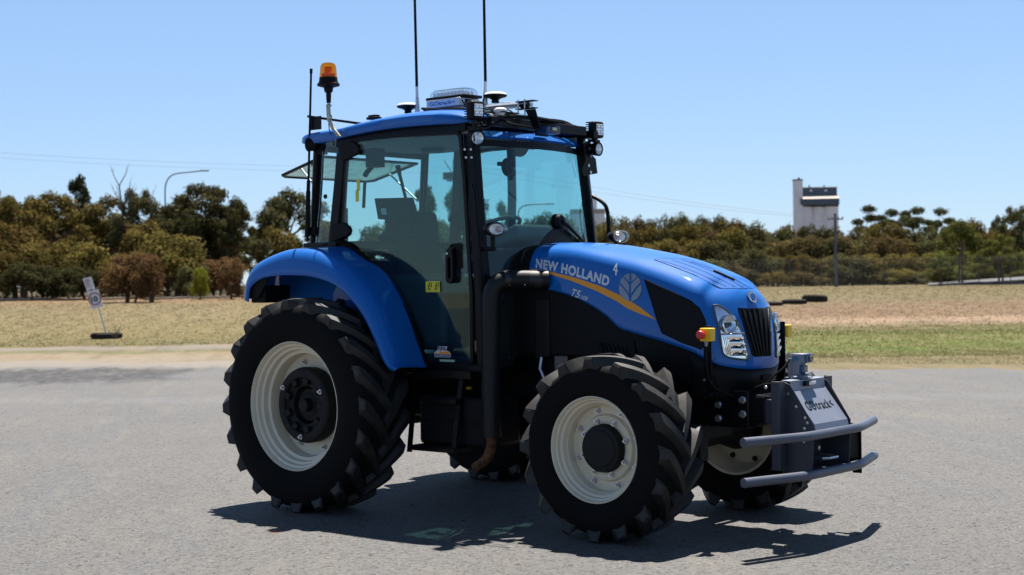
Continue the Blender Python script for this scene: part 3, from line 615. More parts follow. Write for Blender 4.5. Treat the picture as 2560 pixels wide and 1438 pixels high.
# ------------------------------------------------------------------ fenders
FS = [((-.67, 1.50), (-.745, 1.515), (-.775, 1.515)), ((-.655, 1.59), (-.722, 1.64), (-.75, 1.65)), ((-.60, 1.645), (-.665, 1.735), (-.69, 1.75)), ((-.50, 1.683), (-.56, 1.795), (-.58, 1.81)), ((-.36, 1.70), (-.38, 1.845), (-.40, 1.86)), ((-.20, 1.705), (-.20, 1.868), (-.20, 1.885)),
      ((.05, 1.69), (.07, 1.845), (.04, 1.875)), ((.30, 1.625), (.30, 1.755), (.22, 1.79)), ((.50, 1.49), (.51, 1.60), (.42, 1.68)), ((.62, 1.36), (.64, 1.45), (.56, 1.52)), ((.71, 1.22), (.73, 1.28), (.66, 1.36)), ((.78, 1.10), (.795, 1.15), (.74, 1.19)), ((.84, 1.045), (.84, 1.06), (.80, 1.05)), ((.89, 1.035), (.87, 1.04), (.82, 1.02))]
for s in (-1, 1):
    rws = []
    for L, S, I in FS:
        L3, S3, I3 = Vector((L[0], s * 1.075, L[1])), Vector((S[0], s * .985, S[1])), Vector((I[0] - .02, s * .68, I[1]))
        mid = Vector((S[0] * .55 + L[0] * .45, s * 1.05, S[1] * .68 + L[1] * .32)); rws.append([Vector((lerp(L[0], 0, .03), s * 1.068, L[1] - .008)), L3, mid, S3, S3.lerp(I3, .5), I3])
    cs = [catm(c, 3) for c in zip(*rws)]; rows_ = [catm(list(r), 3) for r in zip(*cs)]
    m = MB(); m.grid(rows_); fd = m.build('fender', BLUE, T, smooth=50); mo = fd.modifiers.new('t', 'SOLIDIFY'); mo.thickness = .010; mo.offset = 1 if s < 0 else -1
    m = MB(); m.box((-.60, s * .90, 1.55), (.16, .25, .13)); m.build('tail_lamp_housing', GREYP, fd, bevel=.01)
    m = MB(); m.prism([(-.70, s * 1.06, 1.60), (-.60, s * 1.06, 1.66), (-.45, s * 1.05, 1.665), (-.57, s * 1.05, 1.52), (-.67, s * 1.055, 1.515)], (0, -s * .015, 0)); m.build('lamp_shroud', GREYP, fd, bevel=.004)
MB().box((-.52, 0, 1.55), (.12, 1.2, .5)).build('cab_back_wall', SATIN, T, bevel=.01)
sl = MB(); pts = [D(a, b, DOORY - .02) for a, b in ((845, 604), (868, 611), (905, 638), (958, 694), (1008, 765), (1043, 842), (1058, 900), (1064, 920))]
sl.tube(pts, .016, 8); sl.build('door_seal', RUB, T)
# ------------------------------------------------------------------ steps, tank, exhaust
ys = -.80; m0_ = MB().box((1.0, -.755, .985), (.55, .02, .05)); rails = []
for a, b in (((1038, 940), (1022, 1130)), ((1153, 940), (1132, 1130))):
    p, q = U(*a, 'y', ys + .06), U(*b, 'y', ys); m = MB(); rails.append(m); m.slab([[p + Vector((-.02, 0, 0)), p + Vector((.02, 0, 0))], [q + Vector((-.02, 0, 0)), q + Vector((.02, 0, 0))]], (0, .012, 0))
STP = m0_.build('step_ladder', SATIN, T); [m.build('rail', SATIN, STP) for m in rails]
for px0, px1, py in ((1048, 1140, 1003), (1026, 1135, 1124)):
    p, q = U(px0, py, 'y', ys - .01), U(px1, py, 'y', ys - .01); m = MB(); m.box(((p.x + q.x) / 2, ys + .07, p.z * .5 + q.z * .5), (q.x - p.x, .17, .03))
    for k in range(5): m.box(((p.x + q.x) / 2, ys - .005 + .034 * k, p.z * .5 + q.z * .5 + .018), ((q.x - p.x) * .96, .006, .012))
    m.build('step', SATIN, STP, bevel=.004)
m = MB(); m.box((1.06, -.54, .66), (.62, .38, .34)); FT = m.build('fuel_tank', GREYP, T, bevel=.03); MB().box((1.06, -.735, .66), (.60, .006, .006)).build('tank_seam', BLK, FT)
m = MB(); 
ep = catm([(1.66, -.40, 1.622), (1.58, -.50, 1.625), (1.50, -.62, 1.625), (1.455, -.68, 1.60), (1.425, -.705, 1.53), (1.415, -.71, 1.40)], 5)
m.tube(ep + [Vector((1.41, -.71, 1.0)), Vector((1.41, -.71, .575))], .066, 24); EX = m.build('exhaust_guard', pm('black_heat_shield', (.006, .006, .007), .45, .1, 0, .3, noise=.3, nscale=6), T, smooth=40)
MB().tube([(1.48, -.655, 1.625), (1.56, -.53, 1.626), (1.63, -.44, 1.623)], .064, 24).build('exhaust_elbow_cover', pm('dusty_heat_shield', (.014, .014, .016), .40, .1, 0, .5, noise=.6, nscale=18), EX)
m = MB()
for t in (.25, .75): m.lathe([(0, .006), (.008, .006), (.008, .0004)], Vector((1.50, -.70, 1.60)).lerp(Vector((1.62, -.52, 1.60)), t) + Vector((.006, 0, -.004)), (.5, -.85, 0), 8)
m.build('bolt', STEEL, EX)
tp = catm([(1.405, -.71, .60), (1.40, -.71, .50), (1.36, -.715, .42), (1.27, -.73, .355)], 5); MB().tube(tp, .034, 20, cap=False).build('tail_pipe', RUST, EX)
m = MB(); m.tube([(1.345, -.60, 1.0), (1.345, -.60, .6)], .02, 8); m.tube([(1.30, -.55, 1.05), (1.32, -.57, .85), (1.42, -.5, .75)], .010, 8); m.tube([(1.24, -.60, 1.0), (1.27, -.60, .86), (1.2, -.55, .78)], .008, 8); m.build('hose', RUB, T)
MB().box((.98, -.45, .87), (.035, .02, .018)).build('hose_tag', YEL, T)
# ------------------------------------------------------------------ lamps on the cab
def square_lamp(c, ay):
    R_ = rotz(ay); m = MB(); m.box(c, (.07, .115, .125), R_); L = m.build('work_light', BLK, T, bevel=.018, seg=3)
    m = MB(); [m.box(c + R_ @ Vector((-.045, .0, -.055 + .016 * k)), (.03, .10, .006), R_) for k in range(8)]; m.build('cooling_fin', BLK, L)
    MB().box(c + R_ @ Vector((.036, 0, 0)), (.004, .072, .082), R_).build('lamp_face', LED, L, bevel=.008)
    for y, z in ((-.018, .02), (.018, .02), (-.018, -.02), (.018, -.02)):
        MB().lathe([(0, .015), (.006, .014), (.003, .008), (.001, .0004)], c + R_ @ Vector((.0385, y, z)), R_ @ Vector((1, 0, 0)), 16).build('led', CHROME, L)
    m = MB(); m.tube([c + Vector((0, 0, -.06)), c + Vector((-.01, 0, -.11))], .014, 8); m.box(c + Vector((0, 0, -.085)), (.03, .06, .02)); m.build('lamp_bracket', SATIN, L)
def round_lamp(c, ax):
    ax = Vector(ax).normalized(); m = MB(); m.lathe([(-.085, .0005), (-.085, .03), (-.06, .045), (-.01, .052), (.0, .052), (.0, .044), (-.006, .042)], c, ax, 32); L = m.build('round_work_light', BLK, T, smooth=40)
    MB().lathe([(-.008, .043), (-.02, .03), (-.03, .0005)], c, ax, 28).build('lamp_reflector', CHROME, L); MB().lathe([(-.003, .043), (.001, .02), (.002, .0004)], c, ax, 28).build('lamp_glass', glassm('ribbed_lens', (.85, .87, .9), 1.5, .12), L)
    m = MB(); [m.tube([c + ax * -.004 + Vector((0, .012 * k, -.035)), c + ax * -.004 + Vector((0, .012 * k, .035))], .0018, 4) for k in (-2, -1, 0, 1, 2)]; m.build('lens_rib', LED, L)
square_lamp(U(1188, 276, 'x', 1.30), -.15); square_lamp(U(1490, 325, 'x', 1.29), -.05)
round_lamp(U(1195, 345, 'x', 1.31), (1, -.50, -.05)); round_lamp(U(1498, 373, 'x', 1.33), (1, .05, -.05))
m = MB(); c1, c2 = U(1191, 345, 'y', -.68), U(1188, 300, 'y', -.69)
m.box((1.27, -.665, 2.66), (.10, .05, .02)); m.tube([(1.26, -.67, 2.60), (1.26, -.67, 2.72)], .012, 8); m.build('lamp_mount', SATIN, T); m = MB()
pp = [U(a, b, 'x', 1.27) for a, b in ((1456, 357), (1470, 352), (1478, 362), (1476, 385), (1488, 398), (1492, 434), (1474, 437), (1458, 441), (1452, 425), (1462, 400))]
m.prism(pp, (.008, 0, 0)); m.tube([U(1470, 356, 'x', 1.27), U(1481, 350, 'x', 1.28), U(1490, 345, 'x', 1.29)], .012, 8)
m.build('lamp_mount', SATIN, T, bevel=.002)
for a, b in ((1477, 389), (1471, 414), (1476, 431), (1474, 372)): MB().lathe([(0, .012), (.006, .012), (.006, .0004)], U(a, b, 'x', 1.280), (1, 0, 0), 12).build('bolt', STEEL, T)
for a, b in ((1161, 374), (1176, 374), (1164, 394), (1178, 394)): MB().lathe([(0, .008), (.006, .008), (.006, .0004)], U(a, b, 'x', 1.25), (1, -.3, 0), 10).build('bolt', STEEL, T)
for s, p in ((-1, (1240, 573)), (1, (1548, 592))):
    c = U(*p, 'x', 1.47); m = MB(); ax = Vector((0, s, 0))
    def ov(cx, ry, rz, x): return [Vector((x, c.y + cx + ry * cos(g), c.z + rz * sin(g))) for g in [2 * pi * k / 24 for k in range(24)]]
    c = c - ax * 0
    L = MB(); L.grid([ov(-.0, .012, .012, c.x - .085), ov(0, .060, .038, c.x - .07), ov(0, .086, .049, c.x - .02), ov(0, .088, .050, c.x + .0)], wrap=True); B_ = L.build('indicator_lamp', BLK, T, smooth=50)
    m = MB(); m.grid([ov(.0, .087, .048, c.x), ov(0, .084, .045, c.x + .03), ov(0, .064, .032, c.x + .048), ov(0, .001, .001, c.x + .048)], wrap=True); m.build('indicator_lens', glassm('ribbed_clear', (.86, .86, .88), 1.6, .15, .25), B_, smooth=60)
    MB().lathe([(0, .022), (.02, .014), (.022, .0004)], (c.x + .004, c.y + s * -.03, c.z), (1, 0, 0), 16).build('bulb', AMBL, B_); MB().grid([ov(0, .072, .036, c.x + .002), ov(0, .001, .001, c.x + .0)], wrap=True).build('reflector', LED, B_)
    m = MB(); m.tube([(c.x - .03, c.y, c.z - .04), (c.x - .03, c.y, c.z - .13)], .016, 8); m.tube([(c.x - .03, c.y + .02, c.z - .13), (c.x - .08, s * .69, c.z - .13), (1.30, s * .67, c.z - .13)], .016, 8); m.build('indicator_stalk', BLK, B_)
# left hand grab bar beyond the screen, right mirror arm
m = MB(); q = [U(a, b, 'y', .73) for a, b in ((1478, 490), (1498, 500), (1514, 515), (1520, 540), (1522, 580), (1522, 605))]; m.tube(catm(q, 3), .015, 8); m.build('mirror_arm', BLK, T)
# rear: mast, mast bracket, work lamps, beacon, antennas
m = MB(); a = U(778, 172, 'y', -.66); b_ = U(768, 592, 'y', -.66); m.tube([b_, b_.lerp(a, .27), b_.lerp(a, .275), b_.lerp(a, .33), b_.lerp(a, .34), a.lerp(b_, .03), a.lerp(b_, .028), a], [.018, .018, .014, .014, .009, .008, .011, .011], 10); MA = m.build('radio_mast', BLK, T)
m = MB(); c = U(768, 578, 'y', -.64); m.box(c + Vector((.03, .02, 0)), (.12, .04, .06)); m.tube([b_, b_ + Vector((.01, 0, -.05)), b_ + Vector((.05, .02, -.09)), b_ + Vector((.12, .05, -.06))], .005, 6); m.build('mast_clamp', BLK, MA)
m = MB(); p0 = U(768, 294, 'y', -.64); p1 = Vector((p0.x + .64, -.60, p0.z - .02)); p1 = U(905, 313, 'y', -.45)
m.prism([p0, p0 + Vector((0, .05, 0)), p1 + Vector((0, .05, 0)), p1], (0, 0, .018)); c = U(790, 308, 'y', -.64); m.box(c, (.11, .01, .10)); MB_ = m.build('mast_bracket', SATIN, T)
round_lamp(U(770, 362, 'y', -.66), (-1, -.35, .0)); 
m = MB(); m.tube([U(778, 358, 'y', -.66), U(800, 352, 'y', -.64), U(822, 350, 'y', -.62)], .018, 8); m.build('lamp_mount', BLK, T); m = MB(); m.box(U(806, 372, 'y', -.60), (.06, .05, .09)); m.build('lamp_mount', BLK, T)
bc = U(821, 205, 'y', -.72); B_ = MB().lathe([(-.125, .016), (-.10, .018), (-.05, .020), (-.045, .030), (-.012, .036), (.0, .082), (.012, .084), (.03, .070), (.062, .066), (.062, .0005)], bc - Vector((0, 0, .03)), (0, 0, 1), 36).build('beacon', BLK, T, smooth=40)
MB().lathe([(.060, .066), (.066, .067), (.068, .064), (.10, .062), (.145, .058), (.163, .048), (.170, .030), (.172, .0005)], bc - Vector((0, 0, .03)), (0, 0, 1), 36).build('beacon_dome', AMBG, B_, smooth=50)
m = MB(); m.lathe([(.06, .05), (.09, .05), (.095, .03), (.14, .028), (.142, .0005)], bc - Vector((0, 0, .03)), (0, 0, 1), 20); m.build('beacon_core', AMBER, B_)
m = MB(); b0 = bc + Vector((0, 0, -.15)); q = [b0, b0 + Vector((0, 0, -.07))]
m.lathe([(0, .02), (.01, .022), (.015, .012), (.04, .012)], b0 - Vector((0, 0, .03)), (0, 0, 1), 12)
f0 = U(819, 262, 'y', -.73); f1 = U(821, 300, 'y', -.735); f2 = U(832, 322, 'y', -.75); f3 = U(846, 341, 'y', -.765)
m.slab([[p + Vector((-.018, 0, 0)), p + Vector((.018, 0, 0))] for p in (f0, f1, f2, f3)], (0, .012, 0)); m.lathe([(0, .02), (.02, .02), (.02, .0005)], U(826, 293, 'y', -.74), (0, -1, 0), 12)
m.build('beacon_arm', pm('zinc_bracket', (.42, .38, .28), .35, .7, noise=.2, nscale=20), B_, bevel=.002)
MB().tube([b0, b0 + Vector((-.02, .01, -.06)), b0 + Vector((-.02, .02, -.20)), b0 + Vector((0, .05, -.32))], .004, 6).build('beacon_cable', BLK, B_)
MB().box(U(935, 296, 'y', -.30), (.10, .07, .02)).box(U(935, 291, 'y', -.30), (.08, .05, .02)).build('roof_socket', BLK, ROOF, bevel=.004)
# GPS discs, whip antennas, light box on the roof
def disc(px, py, y, r=.088, post=.05):
    c = U(px, py, 'y', y); B = MB().lathe([(-.018, .045), (-.008, r * .92), (.0, r), (.006, r)], c, (0, 0, 1), 36).lathe([(-post, .03), (-.03, .026), (-.018, .045)], c, (0, 0, 1), 20).build('gps_disc', BLK, T, smooth=40)
    MB().lathe([(.004, r * .99), (.014, r * .95), (.022, r * .80), (.026, .0005)], c, (0, 0, 1), 36).build('disc_cap', WHITE, B, smooth=50); return c
c1 = disc(1020, 267, 0.05); c2 = disc(1238, 240, 0.05)
m = MB(); m.box(c1 + Vector((.07, 0, -.075)), (.30, .04, .035)); m.box(c2 + Vector((-.02, 0, -.078)), (.34, .04, .04)); m.box((.55, .05, 2.895), (1.25, .04, .03)); m.build('antenna_rail', ALU, T, bevel=.003)
def whip(px, y, p_base, p_step, p_top):
    a, b, c = U(px[0], p_base, 'y', y), U(px[1], p_step, 'y', y), U(px[2], p_top, 'y', y); dr = (c - b).normalized(); top = b + dr * 1.15
    m = MB(); m.tube([b, top], [.0115, .009], 10); A = m.build('whip_antenna', BLK, T)
    prof = [(0, .022)]; n = 11; Lb = (b - a).length
    for k in range(n): z = .02 + k * Lb * .5 / n; rr = lerp(.021, .014, k / n); prof += [(z, rr), (z + Lb * .5 / n * .55, rr), (z + Lb * .5 / n * .6, rr - .005), (z + Lb * .5 / n * .95, rr - .005)]
    prof += [(Lb * .58, .014), (Lb * .60, .012), (Lb * .95, .011), (Lb, .012)]; MB().lathe(prof, a, (b - a), 16).build('antenna_spring', ALU, A, smooth=20)
whip((1044, 1042, 1037), 0.05, 284, 217, 0); whip((1213, 1213.5, 1210), 0.05, 262, 204, 0)
y0 = -.10; A_, B1, C_, D_ = (U(1066, 271, 'y', y0), U(1150, 264, 'y', y0), U(1150, 241, 'y', y0), U(1071, 253, 'y', y0)); zb, zt = (A_.z + B1.z) / 2, (C_.z + D_.z) / 2; xa, xb = A_.x, B1.x
BX = MB().box(((xa + xb) / 2, y0 + .11, (zb + zt) / 2), (xb - xa, .22, zt - zb)).build('controller_box', ALU, T, bevel=.004)
MB().box((xb + .003, y0 + .11, (zb + zt) / 2 - .005), (.006, .10, .05)).build('box_opening', BLK, BX)
MB().lathe([(0, .026), (.02, .026), (.024, .0005)], ((xa - .02), y0 + .11, (zb + zt) / 2), (-1, 0, 0), 16).build('box_plug', BLK, BX)
MB().box(((xa + xb) / 2, y0 - .0012, (zb + zt) / 2), ((xb - xa) * .94, .001, (zt - zb) * .80)).build('name_plate', pm('pale_plate', (.50, .55, .66), .4), BX)
decal_text(MB(), 'GOtrack<', (xa + (xb - xa) * .10, y0 - .0025, zb + (zt - zb) * .24), ((xb - xa) * .76, 0, 0), (0, 0, (zt - zb) * .52), bold=.03).build('lettering', LBLUE, BX, smooth=0)
cx = (xa + xb) / 2 + .01; LBa = MB().box((cx, y0 + .11, zt + .012), (.40, .20, .022)).build('light_bar', BLK, T, bevel=.008)
mm = MB(); rws = []
def rr4(hx, hy, z): return [Vector((cx + hx * (abs(cos(g)) ** .45) * (1 if cos(g) > 0 else -1), y0 + .11 + hy * (abs(sin(g)) ** .45) * (1 if sin(g) > 0 else -1), z)) for g in [2 * pi * (k + .5) / 32 for k in range(32)]]
mm.grid([rr4(.195, .095, zt + .022), rr4(.19, .09, zt + .055), rr4(.165, .075, zt + .075), rr4(.01, .005, zt + .080)], wrap=True); mm.build('light_bar_lens', glassm('clear_dome', (.90, .92, .95), 1.6, .04), LBa, smooth=50)
mm = MB()
for i in range(9):
    for j in range(3):
        mm.lathe([(0, .014), (.018, .010), (.03, .012)], (cx - .14 + .035 * i, y0 + .05 + .055 * j, zt + .024), (0, 0, 1), 8)
mm.build('light_bar_optics', LED, LBa)
# black beam with sensor, brackets and cables at the roof front
bx = 1.33; P0, P1 = U(1222, 300, 'x', bx), U(1460, 336, 'x', bx)
m = MB(); yb0, yb1 = P0.y, P1.y; m.box((bx, (yb0 + yb1) / 2, 2.715), (.05, yb1 - yb0, .065)); BE = m.build('roof_beam', SATIN, T, bevel=.006)
MB().box((bx - .08, -.56, 2.71), (.18, .05, .03)).build('beam_bracket', SATIN, BE); MB().box((bx - .08, .60, 2.70), (.18, .05, .05)).build('beam_bracket', SATIN, BE); m = MB(); m.tube([(bx + .02, -.25, 2.70), (bx - .15, -.25, 2.73)], .012, 8); m.build('beam_bracket', SATIN, BE, bevel=.004)
c = U(1382, 325, 'x', 1.40); SE = MB().box(c + Vector((-.045, -.01, 0)), (.13, .155, .060)).build('distance_sensor', SKYB, T, bevel=.012); MB().box(c + Vector((.0225, .0, 0)), (.004, .10, .040)).build('sensor_window', pm('brown_window', (.05, .03, .02), .2), SE, bevel=.01)
MB().box(c + Vector((.026, -.01, .004)), (.002, .05, .020)).build('painted_glint', pm('painted_reflection', (.55, .55, .30), .2), SE)  # reflection on the sensor window, put in as a pale yellow plate
MB().box(c + Vector((-.02, -.02, .055)), (.15, .19, .006)).box(c + Vector((-.085, -.02, .01)), (.01, .14, .10)).build('sensor_plate', SATIN, SE)
MB().lathe([(0, .014), (.006, .014), (.006, .0004)], (bx + .026, c.y - .12, 2.705), (1, 0, 0), 16).build('bolt', STEEL, BE)
q0, q1 = U(1212, 272, 'y', -.10), U(1320, 262, 'x', 1.36); m = MB(); d_ = q1 - q0
m.tube([U(1218, 268, 'y', -.26), U(1245, 265, 'y', -.27), U(1320, 259, 'y', -.27)], .017, 4); AR = m.build('antenna_arm', ALU, T, bevel=.002)
m = MB(); a = U(1322, 262, 'y', -.27); m.tube([a + Vector((-.07, 0, 0)), a], .022, 4); m.box(a + Vector((-.02, 0, .025)), (.16, .06, .006)).box(a + Vector((-.02, 0, -.025)), (.16, .06, .006)); m.prism([a + Vector((-.05, .02, -.03)), a + Vector((.04, .02, -.03)), a + Vector((.075, .03, -.17)), a + Vector((.02, .03, -.17))], (0, .006, 0)); m.build('arm_bracket', SATIN, AR)
m = MB()
for dx in (-.08, -.02): m.tube([a + Vector((dx, -.02, .04)), a + Vector((dx, -.02, -.07))], .006, 6)
m.build('bolt', STEEL, AR)
B = MB().lathe([(-.03, .02), (-.005, .045), (0, .046), (.012, .044), (.022, .03), (.026, .0005)], U(1251, 278, 'x', 1.33), (0, 0, 1), 28).build('small_antenna_dome', WHITE, T, smooth=50)
MB().box(U(1262, 283, 'x', 1.33), (.12, .16, .006)).tube([U(1252, 284, 'x', 1.33), U(1252, 296, 'x', 1.33)], .008, 8).build('dome_plate', SATIN, B)
m = MB()
def cab(pts, y, r=.005): MB().tube(catm([U(a, b, 'y', y) for a, b in pts], 4), r, 6).build('roof_cable', BLK, T)
cab([(1155, 250), (1162, 262), (1175, 272), (1195, 268), (1225, 275), (1250, 270)], -.30); cab([(1200, 278), (1230, 282), (1270, 275), (1290, 288), (1320, 290)], -.42); cab([(1193, 300), (1205, 310), (1200, 325), (1225, 318), (1232, 306)], -.66, .007)
cab([(1184, 290), (1196, 306), (1188, 318), (1200, 325)], -.68, .007); cab([(1215, 240), (1208, 250), (1210, 266)], .0); cab([(1470, 350), (1480, 343), (1488, 345), (1490, 355)], .71, .006); cab([(1452, 368), (1462, 380), (1480, 376)], .70, .006)
cab([(1225, 300), (1245, 296), (1280, 310), (1330, 318)], -.5, .008)
# ------------------------------------------------------------------ interior
m = MB(); m.box((.30, 0, 1.52), (.50, .52, .14)).box((.04, 0, 1.86), (.14, .50, .62), roty(-.15)).box((.30, 0, 1.30), (.36, .36, .36)); SEAT = m.build('seat', FABRIC, T, bevel=.05, seg=3)
m = MB(); m.tube([(-.02, -.30, 1.96), (.10, -.32, 1.98), (.22, -.33, 1.95), (.36, -.33, 1.955)], [.03, .035, .035, .03], 10); m.tube([(-.02, .30, 1.9), (.12, .32, 1.9), (.36, .33, 1.88)], .03, 10); m.build('armrest', FABRIC, SEAT)
m = MB(); m.box((.45, -.52, 1.42), (.95, .22, .52)).box((.45, .52, 1.42), (.95, .22, .52)); m.build('side_console', pm('console_plastic', (.03, .033, .035), .6), T, bevel=.04)
m = MB(); m.box((1.12, .0, 1.46), (.24, .40, .80), taper=.9).box((1.22, 0, 1.42), (.03, 1.25, .86)); m.build('dashboard_base', FABRIC, T, bevel=.02)
m = MB(); m.box((1.08, 0, 1.93), (.34, .42, .12), roty(-.25)); m.build('dashboard', DASH, T, bevel=.03)
sw = MB(); c = U(1228, 541, 'y', 0) ; ax = Vector((-.45, 0, 1)).normalized(); a = ax.orthogonal().normalized(); b = ax.cross(a); R_ = .205; c = Vector((.84, 0, 2.00))
sw.tube([c + (a * cos(g) + b * sin(g)) * R_ for g in [2 * pi * k / 32 for k in range(33)]], .015, 8, cap=False); [sw.tube([c - ax * .03, c + (a * cos(g) + b * sin(g)) * R_], .012, 6) for g in (.5, 2.6, 4.7)]; sw.tube([c - ax * .04, c - ax * .3], .03, 10); sw.build('steering_wheel', DASH, T)
def monitor(p, q, r, s_, y, nm_, tilt=.02):
    P_ = [U(*v, 'y', y) for v in (p, q, r, s_)]; return MB().prism(P_, (tilt, .05, 0)).build(nm_, BLK, T, bevel=.006)
MO = monitor((935, 496), (1018, 494), (1035, 558), (944, 548), -.30, 'monitor'); MB().prism([U(*v, 'y', -.303) for v in ((951, 521), (964, 520), (968, 537), (955, 537))], (0, .001, 0)).build('monitor_label', WHITE, MO)
monitor((1118, 552), (1145, 508), (1165, 520), (1168, 588), -.35, 'tablet')
m = MB(); m.tube([U(994, 415, 'y', -.1), U(1000, 440, 'y', -.1), U(1014, 495, 'y', -.12), U(1032, 575, 'y', -.15)], [.022, .013, .012, .012], 8); m.build('lever', BLK, T)
m = MB(); m.tube([(.42, .71, 2.66), (.42, .715, 2.3), (.40, .72, 1.9), (.36, .72, 1.6)], .035, 8); m.build('left_door_post', SATIN, T)
m = MB(); m.lathe([(0, .10), (.03, .085), (.03, .0005)], U(1081, 372, 'z', 2.65), (0, 0, -1), 24); m.build('interior_mirror', BLK, T)
m = MB(); c = U(1268, 418, 'y', .30); m.lathe([(0, .07), (.02, .05), (.02, .0005)], c, (1, 0, 0), 20); m.box(c + Vector((0, -.08, .02)), (.02, .05, .03)); m.build('cab_fan', BLK, T)
m = MB(); m.lathe([(0, .09), (.03, .085), (.035, .0005)], U(1298, 362, 'y', .1), (1, 0, -.3), 20); m.build('dome_light', pm('smoked', (.08, .09, .08), .4), T)
m = MB(); m.box(U(938, 395, 'y', -.45), (.10, .10, .14)).tube([U(945, 400, 'y', -.45), U(918, 430, 'y', -.45), U(912, 440, 'y', -.45)], .02, 8); m.tube([U(912, 455, 'y', -.6), U(909, 520, 'y', -.6)], .012, 8); m.build('cab_speaker', BLK, T)
m = MB(); m.tube([U(1075, 690, 'y', -.60), U(1082, 760, 'y', -.58), U(1095, 800, 'y', -.56), U(1118, 822, 'y', -.55)], .02, 10); m.lathe([(0, .022), (.02, .018), (.02, .0005)], U(1120, 823, 'y', -.58), (0, -1, 0), 14); m.build('interior_grab_handle', GREYP, T)
MB().box((-.10, -.60, 2.05), (.03, .03, .26)).build('red_reflector', pm('orange_red', (.5, .06, .02), .4), T)
# ------------------------------------------------------------------ emergency stops on their posts
for s in (-1, 1):
    x = 2.965; m = MB(); m.slab([[(x - .028, s * .455, 1.325), (x + .028, s * .455, 1.325)], [(x - .028, s * .455, 1.0), (x + .028, s * .455, 1.0)], [(x - .02, s * .40, .87), (x + .03, s * .40, .87)]], (0, -s * .006, 0))
    m.box((x - .0, s * .40, .90), (.05, .12, .02)); PO = m.build('stop_post', SATIN, T, bevel=.002)
    q = U(1768, 837, 'y', -.49); c = Vector((q.x, s * .487, q.z)) if s < 0 else Vector((x + .005, s * .487, 1.262)); BXs = MB().box(c, (.082, .055, .082)).build('emergency_stop_box', YEL, PO, bevel=.006)
    MB().lathe([(0, .016), (.014, .016), (.014, .026), (.030, .028), (.038, .024), (.040, .0005)], c + Vector((-.018, s * .027, 0)), (0, s, 0), 28).build('stop_button', RED, BXs, smooth=40)
    MB().lathe([(0, .013), (.012, .013), (.014, .010), (.03, .010)], c + Vector((-.01, 0, -.041)), (0, 0, -1), 12).build('cable_gland', pm('grey_gland', (.25, .26, .27), .5), BXs)
    MB().tube(catm([c + Vector((-.01, 0, -.06)), c + Vector((-.012, 0, -.16)), c + Vector((-.01, -s * .02, -.26)), c + Vector((.02, -s * .05, -.33)), c + Vector((.10, -s * .12, -.38))], 4), .006, 6).build('cable', BLK, PO)
    MB().lathe([(0, .008), (.008, .008), (.008, .0004)], (x - .02, s * .457, .99), (0, s, 0), 8).build('bolt', STEEL, PO)
# ------------------------------------------------------------------ front bumper frame, sloping cover and camera
FRM = MB()
for s in (-1, 1):
    FRM.box((3.368, s * .335, .715), (.055, .010, .54)); FRM.box((3.39, s * .295, .715), (.012, .07, .54))
    FRM.prism([(3.36, s * .232, .985), (3.42, s * .232, .960), (3.575, s * .232, .72), (3.575, s * .232, .655), (3.56, s * .232, .40), (3.36, s * .232, .40)], (0, s * .008, 0))
FRM.box((3.37, 0, .70), (.012, .46, .54)); FRM.box((3.40, 0, .43), (.30, .42, .012)); 
for s in (-1, 1): FRM.box((3.25, s * .20, .79), (.16, .09, .15))
FR0 = FRM.build('bumper_frame', FRAMED, T, bevel=.004)
m = MB(); m.prism([(3.50, .27, .66), (3.53, .43, .66), (3.53, .43, .38), (3.50, .34, .38)], (.008, 0, 0)); m.box((3.46, .34, .66), (.14, .03, .03)); m.box((3.46, .36, .43), (.14, .03, .03))
for s in (-1, 1): m.prism([(3.40, s * .42, .70), (3.55, s * .42, .66), (3.55, s * .42, .36), (3.49, s * .42, .36)], (0, s * .008, 0)) if s > 0 else None
m.build('bar_bracket', SATIN, FR0)
yc = .213; cvp = [(3.345, .985), (3.405, .982), (3.412, .925), (3.565, .725), (3.575, .685)]; m = MB(); m.slab([[(x, y, z) for y in (-yc, 0, yc)] for x, z in cvp], (-.006, 0, -.004)); CV = m.build('sloping_cover', SILV, FR0, smooth=20, bevel=.002)
p_, q_ = Vector((3.412, 0, .925)), Vector((3.565, 0, .725)); nrm_ = Vector((q_.z - p_.z, 0, -(q_.x - p_.x))).normalized(); nrm_ = -nrm_ if nrm_.x < 0 else nrm_
o_ = p_.lerp(q_, .62) + nrm_ * .0022 + Vector((0, -.17, 0)); hgt = (p_ - q_) * .26
MB_t = decal_text(MB(), 'GOtrack<', o_, (0, .33, 0), hgt, bold=.012, space=1.18); MB_t.build('lettering', BLK, CV, smooth=0)
LB = MB().box((3.422, -.005, .958), (.022, .125, .030)).build('marker_light', BLK, CV, bevel=.004); MB().box((3.434, .012, .958), (.004, .085, .022)).build('marker_lens', WHITE, LB, bevel=.003)
m = MB()
for x, z in ((3.405, .905), (3.46, .83), (3.52, .765), (3.535, .735), (3.515, .70), (3.51, .62), (3.51, .43)): m.lathe([(0, .010), (.005, .009), (.006, .0004)], (x, -.241, z), (0, -1, 0), 10)
m.lathe([(0, .012), (.006, .010), (.007, .0004)], (3.31, -.342, .948), (0, -1, 0), 10); m.build('bolt', STEEL, FR0)
m = MB()
for x, y, z in ((3.42, -.27, .60), (3.42, -.27, .43), (3.40, -.30, .50)): m.box((x - .02, y, z), (.004, .016, .016))
m.build('slot', BLK, FR0)
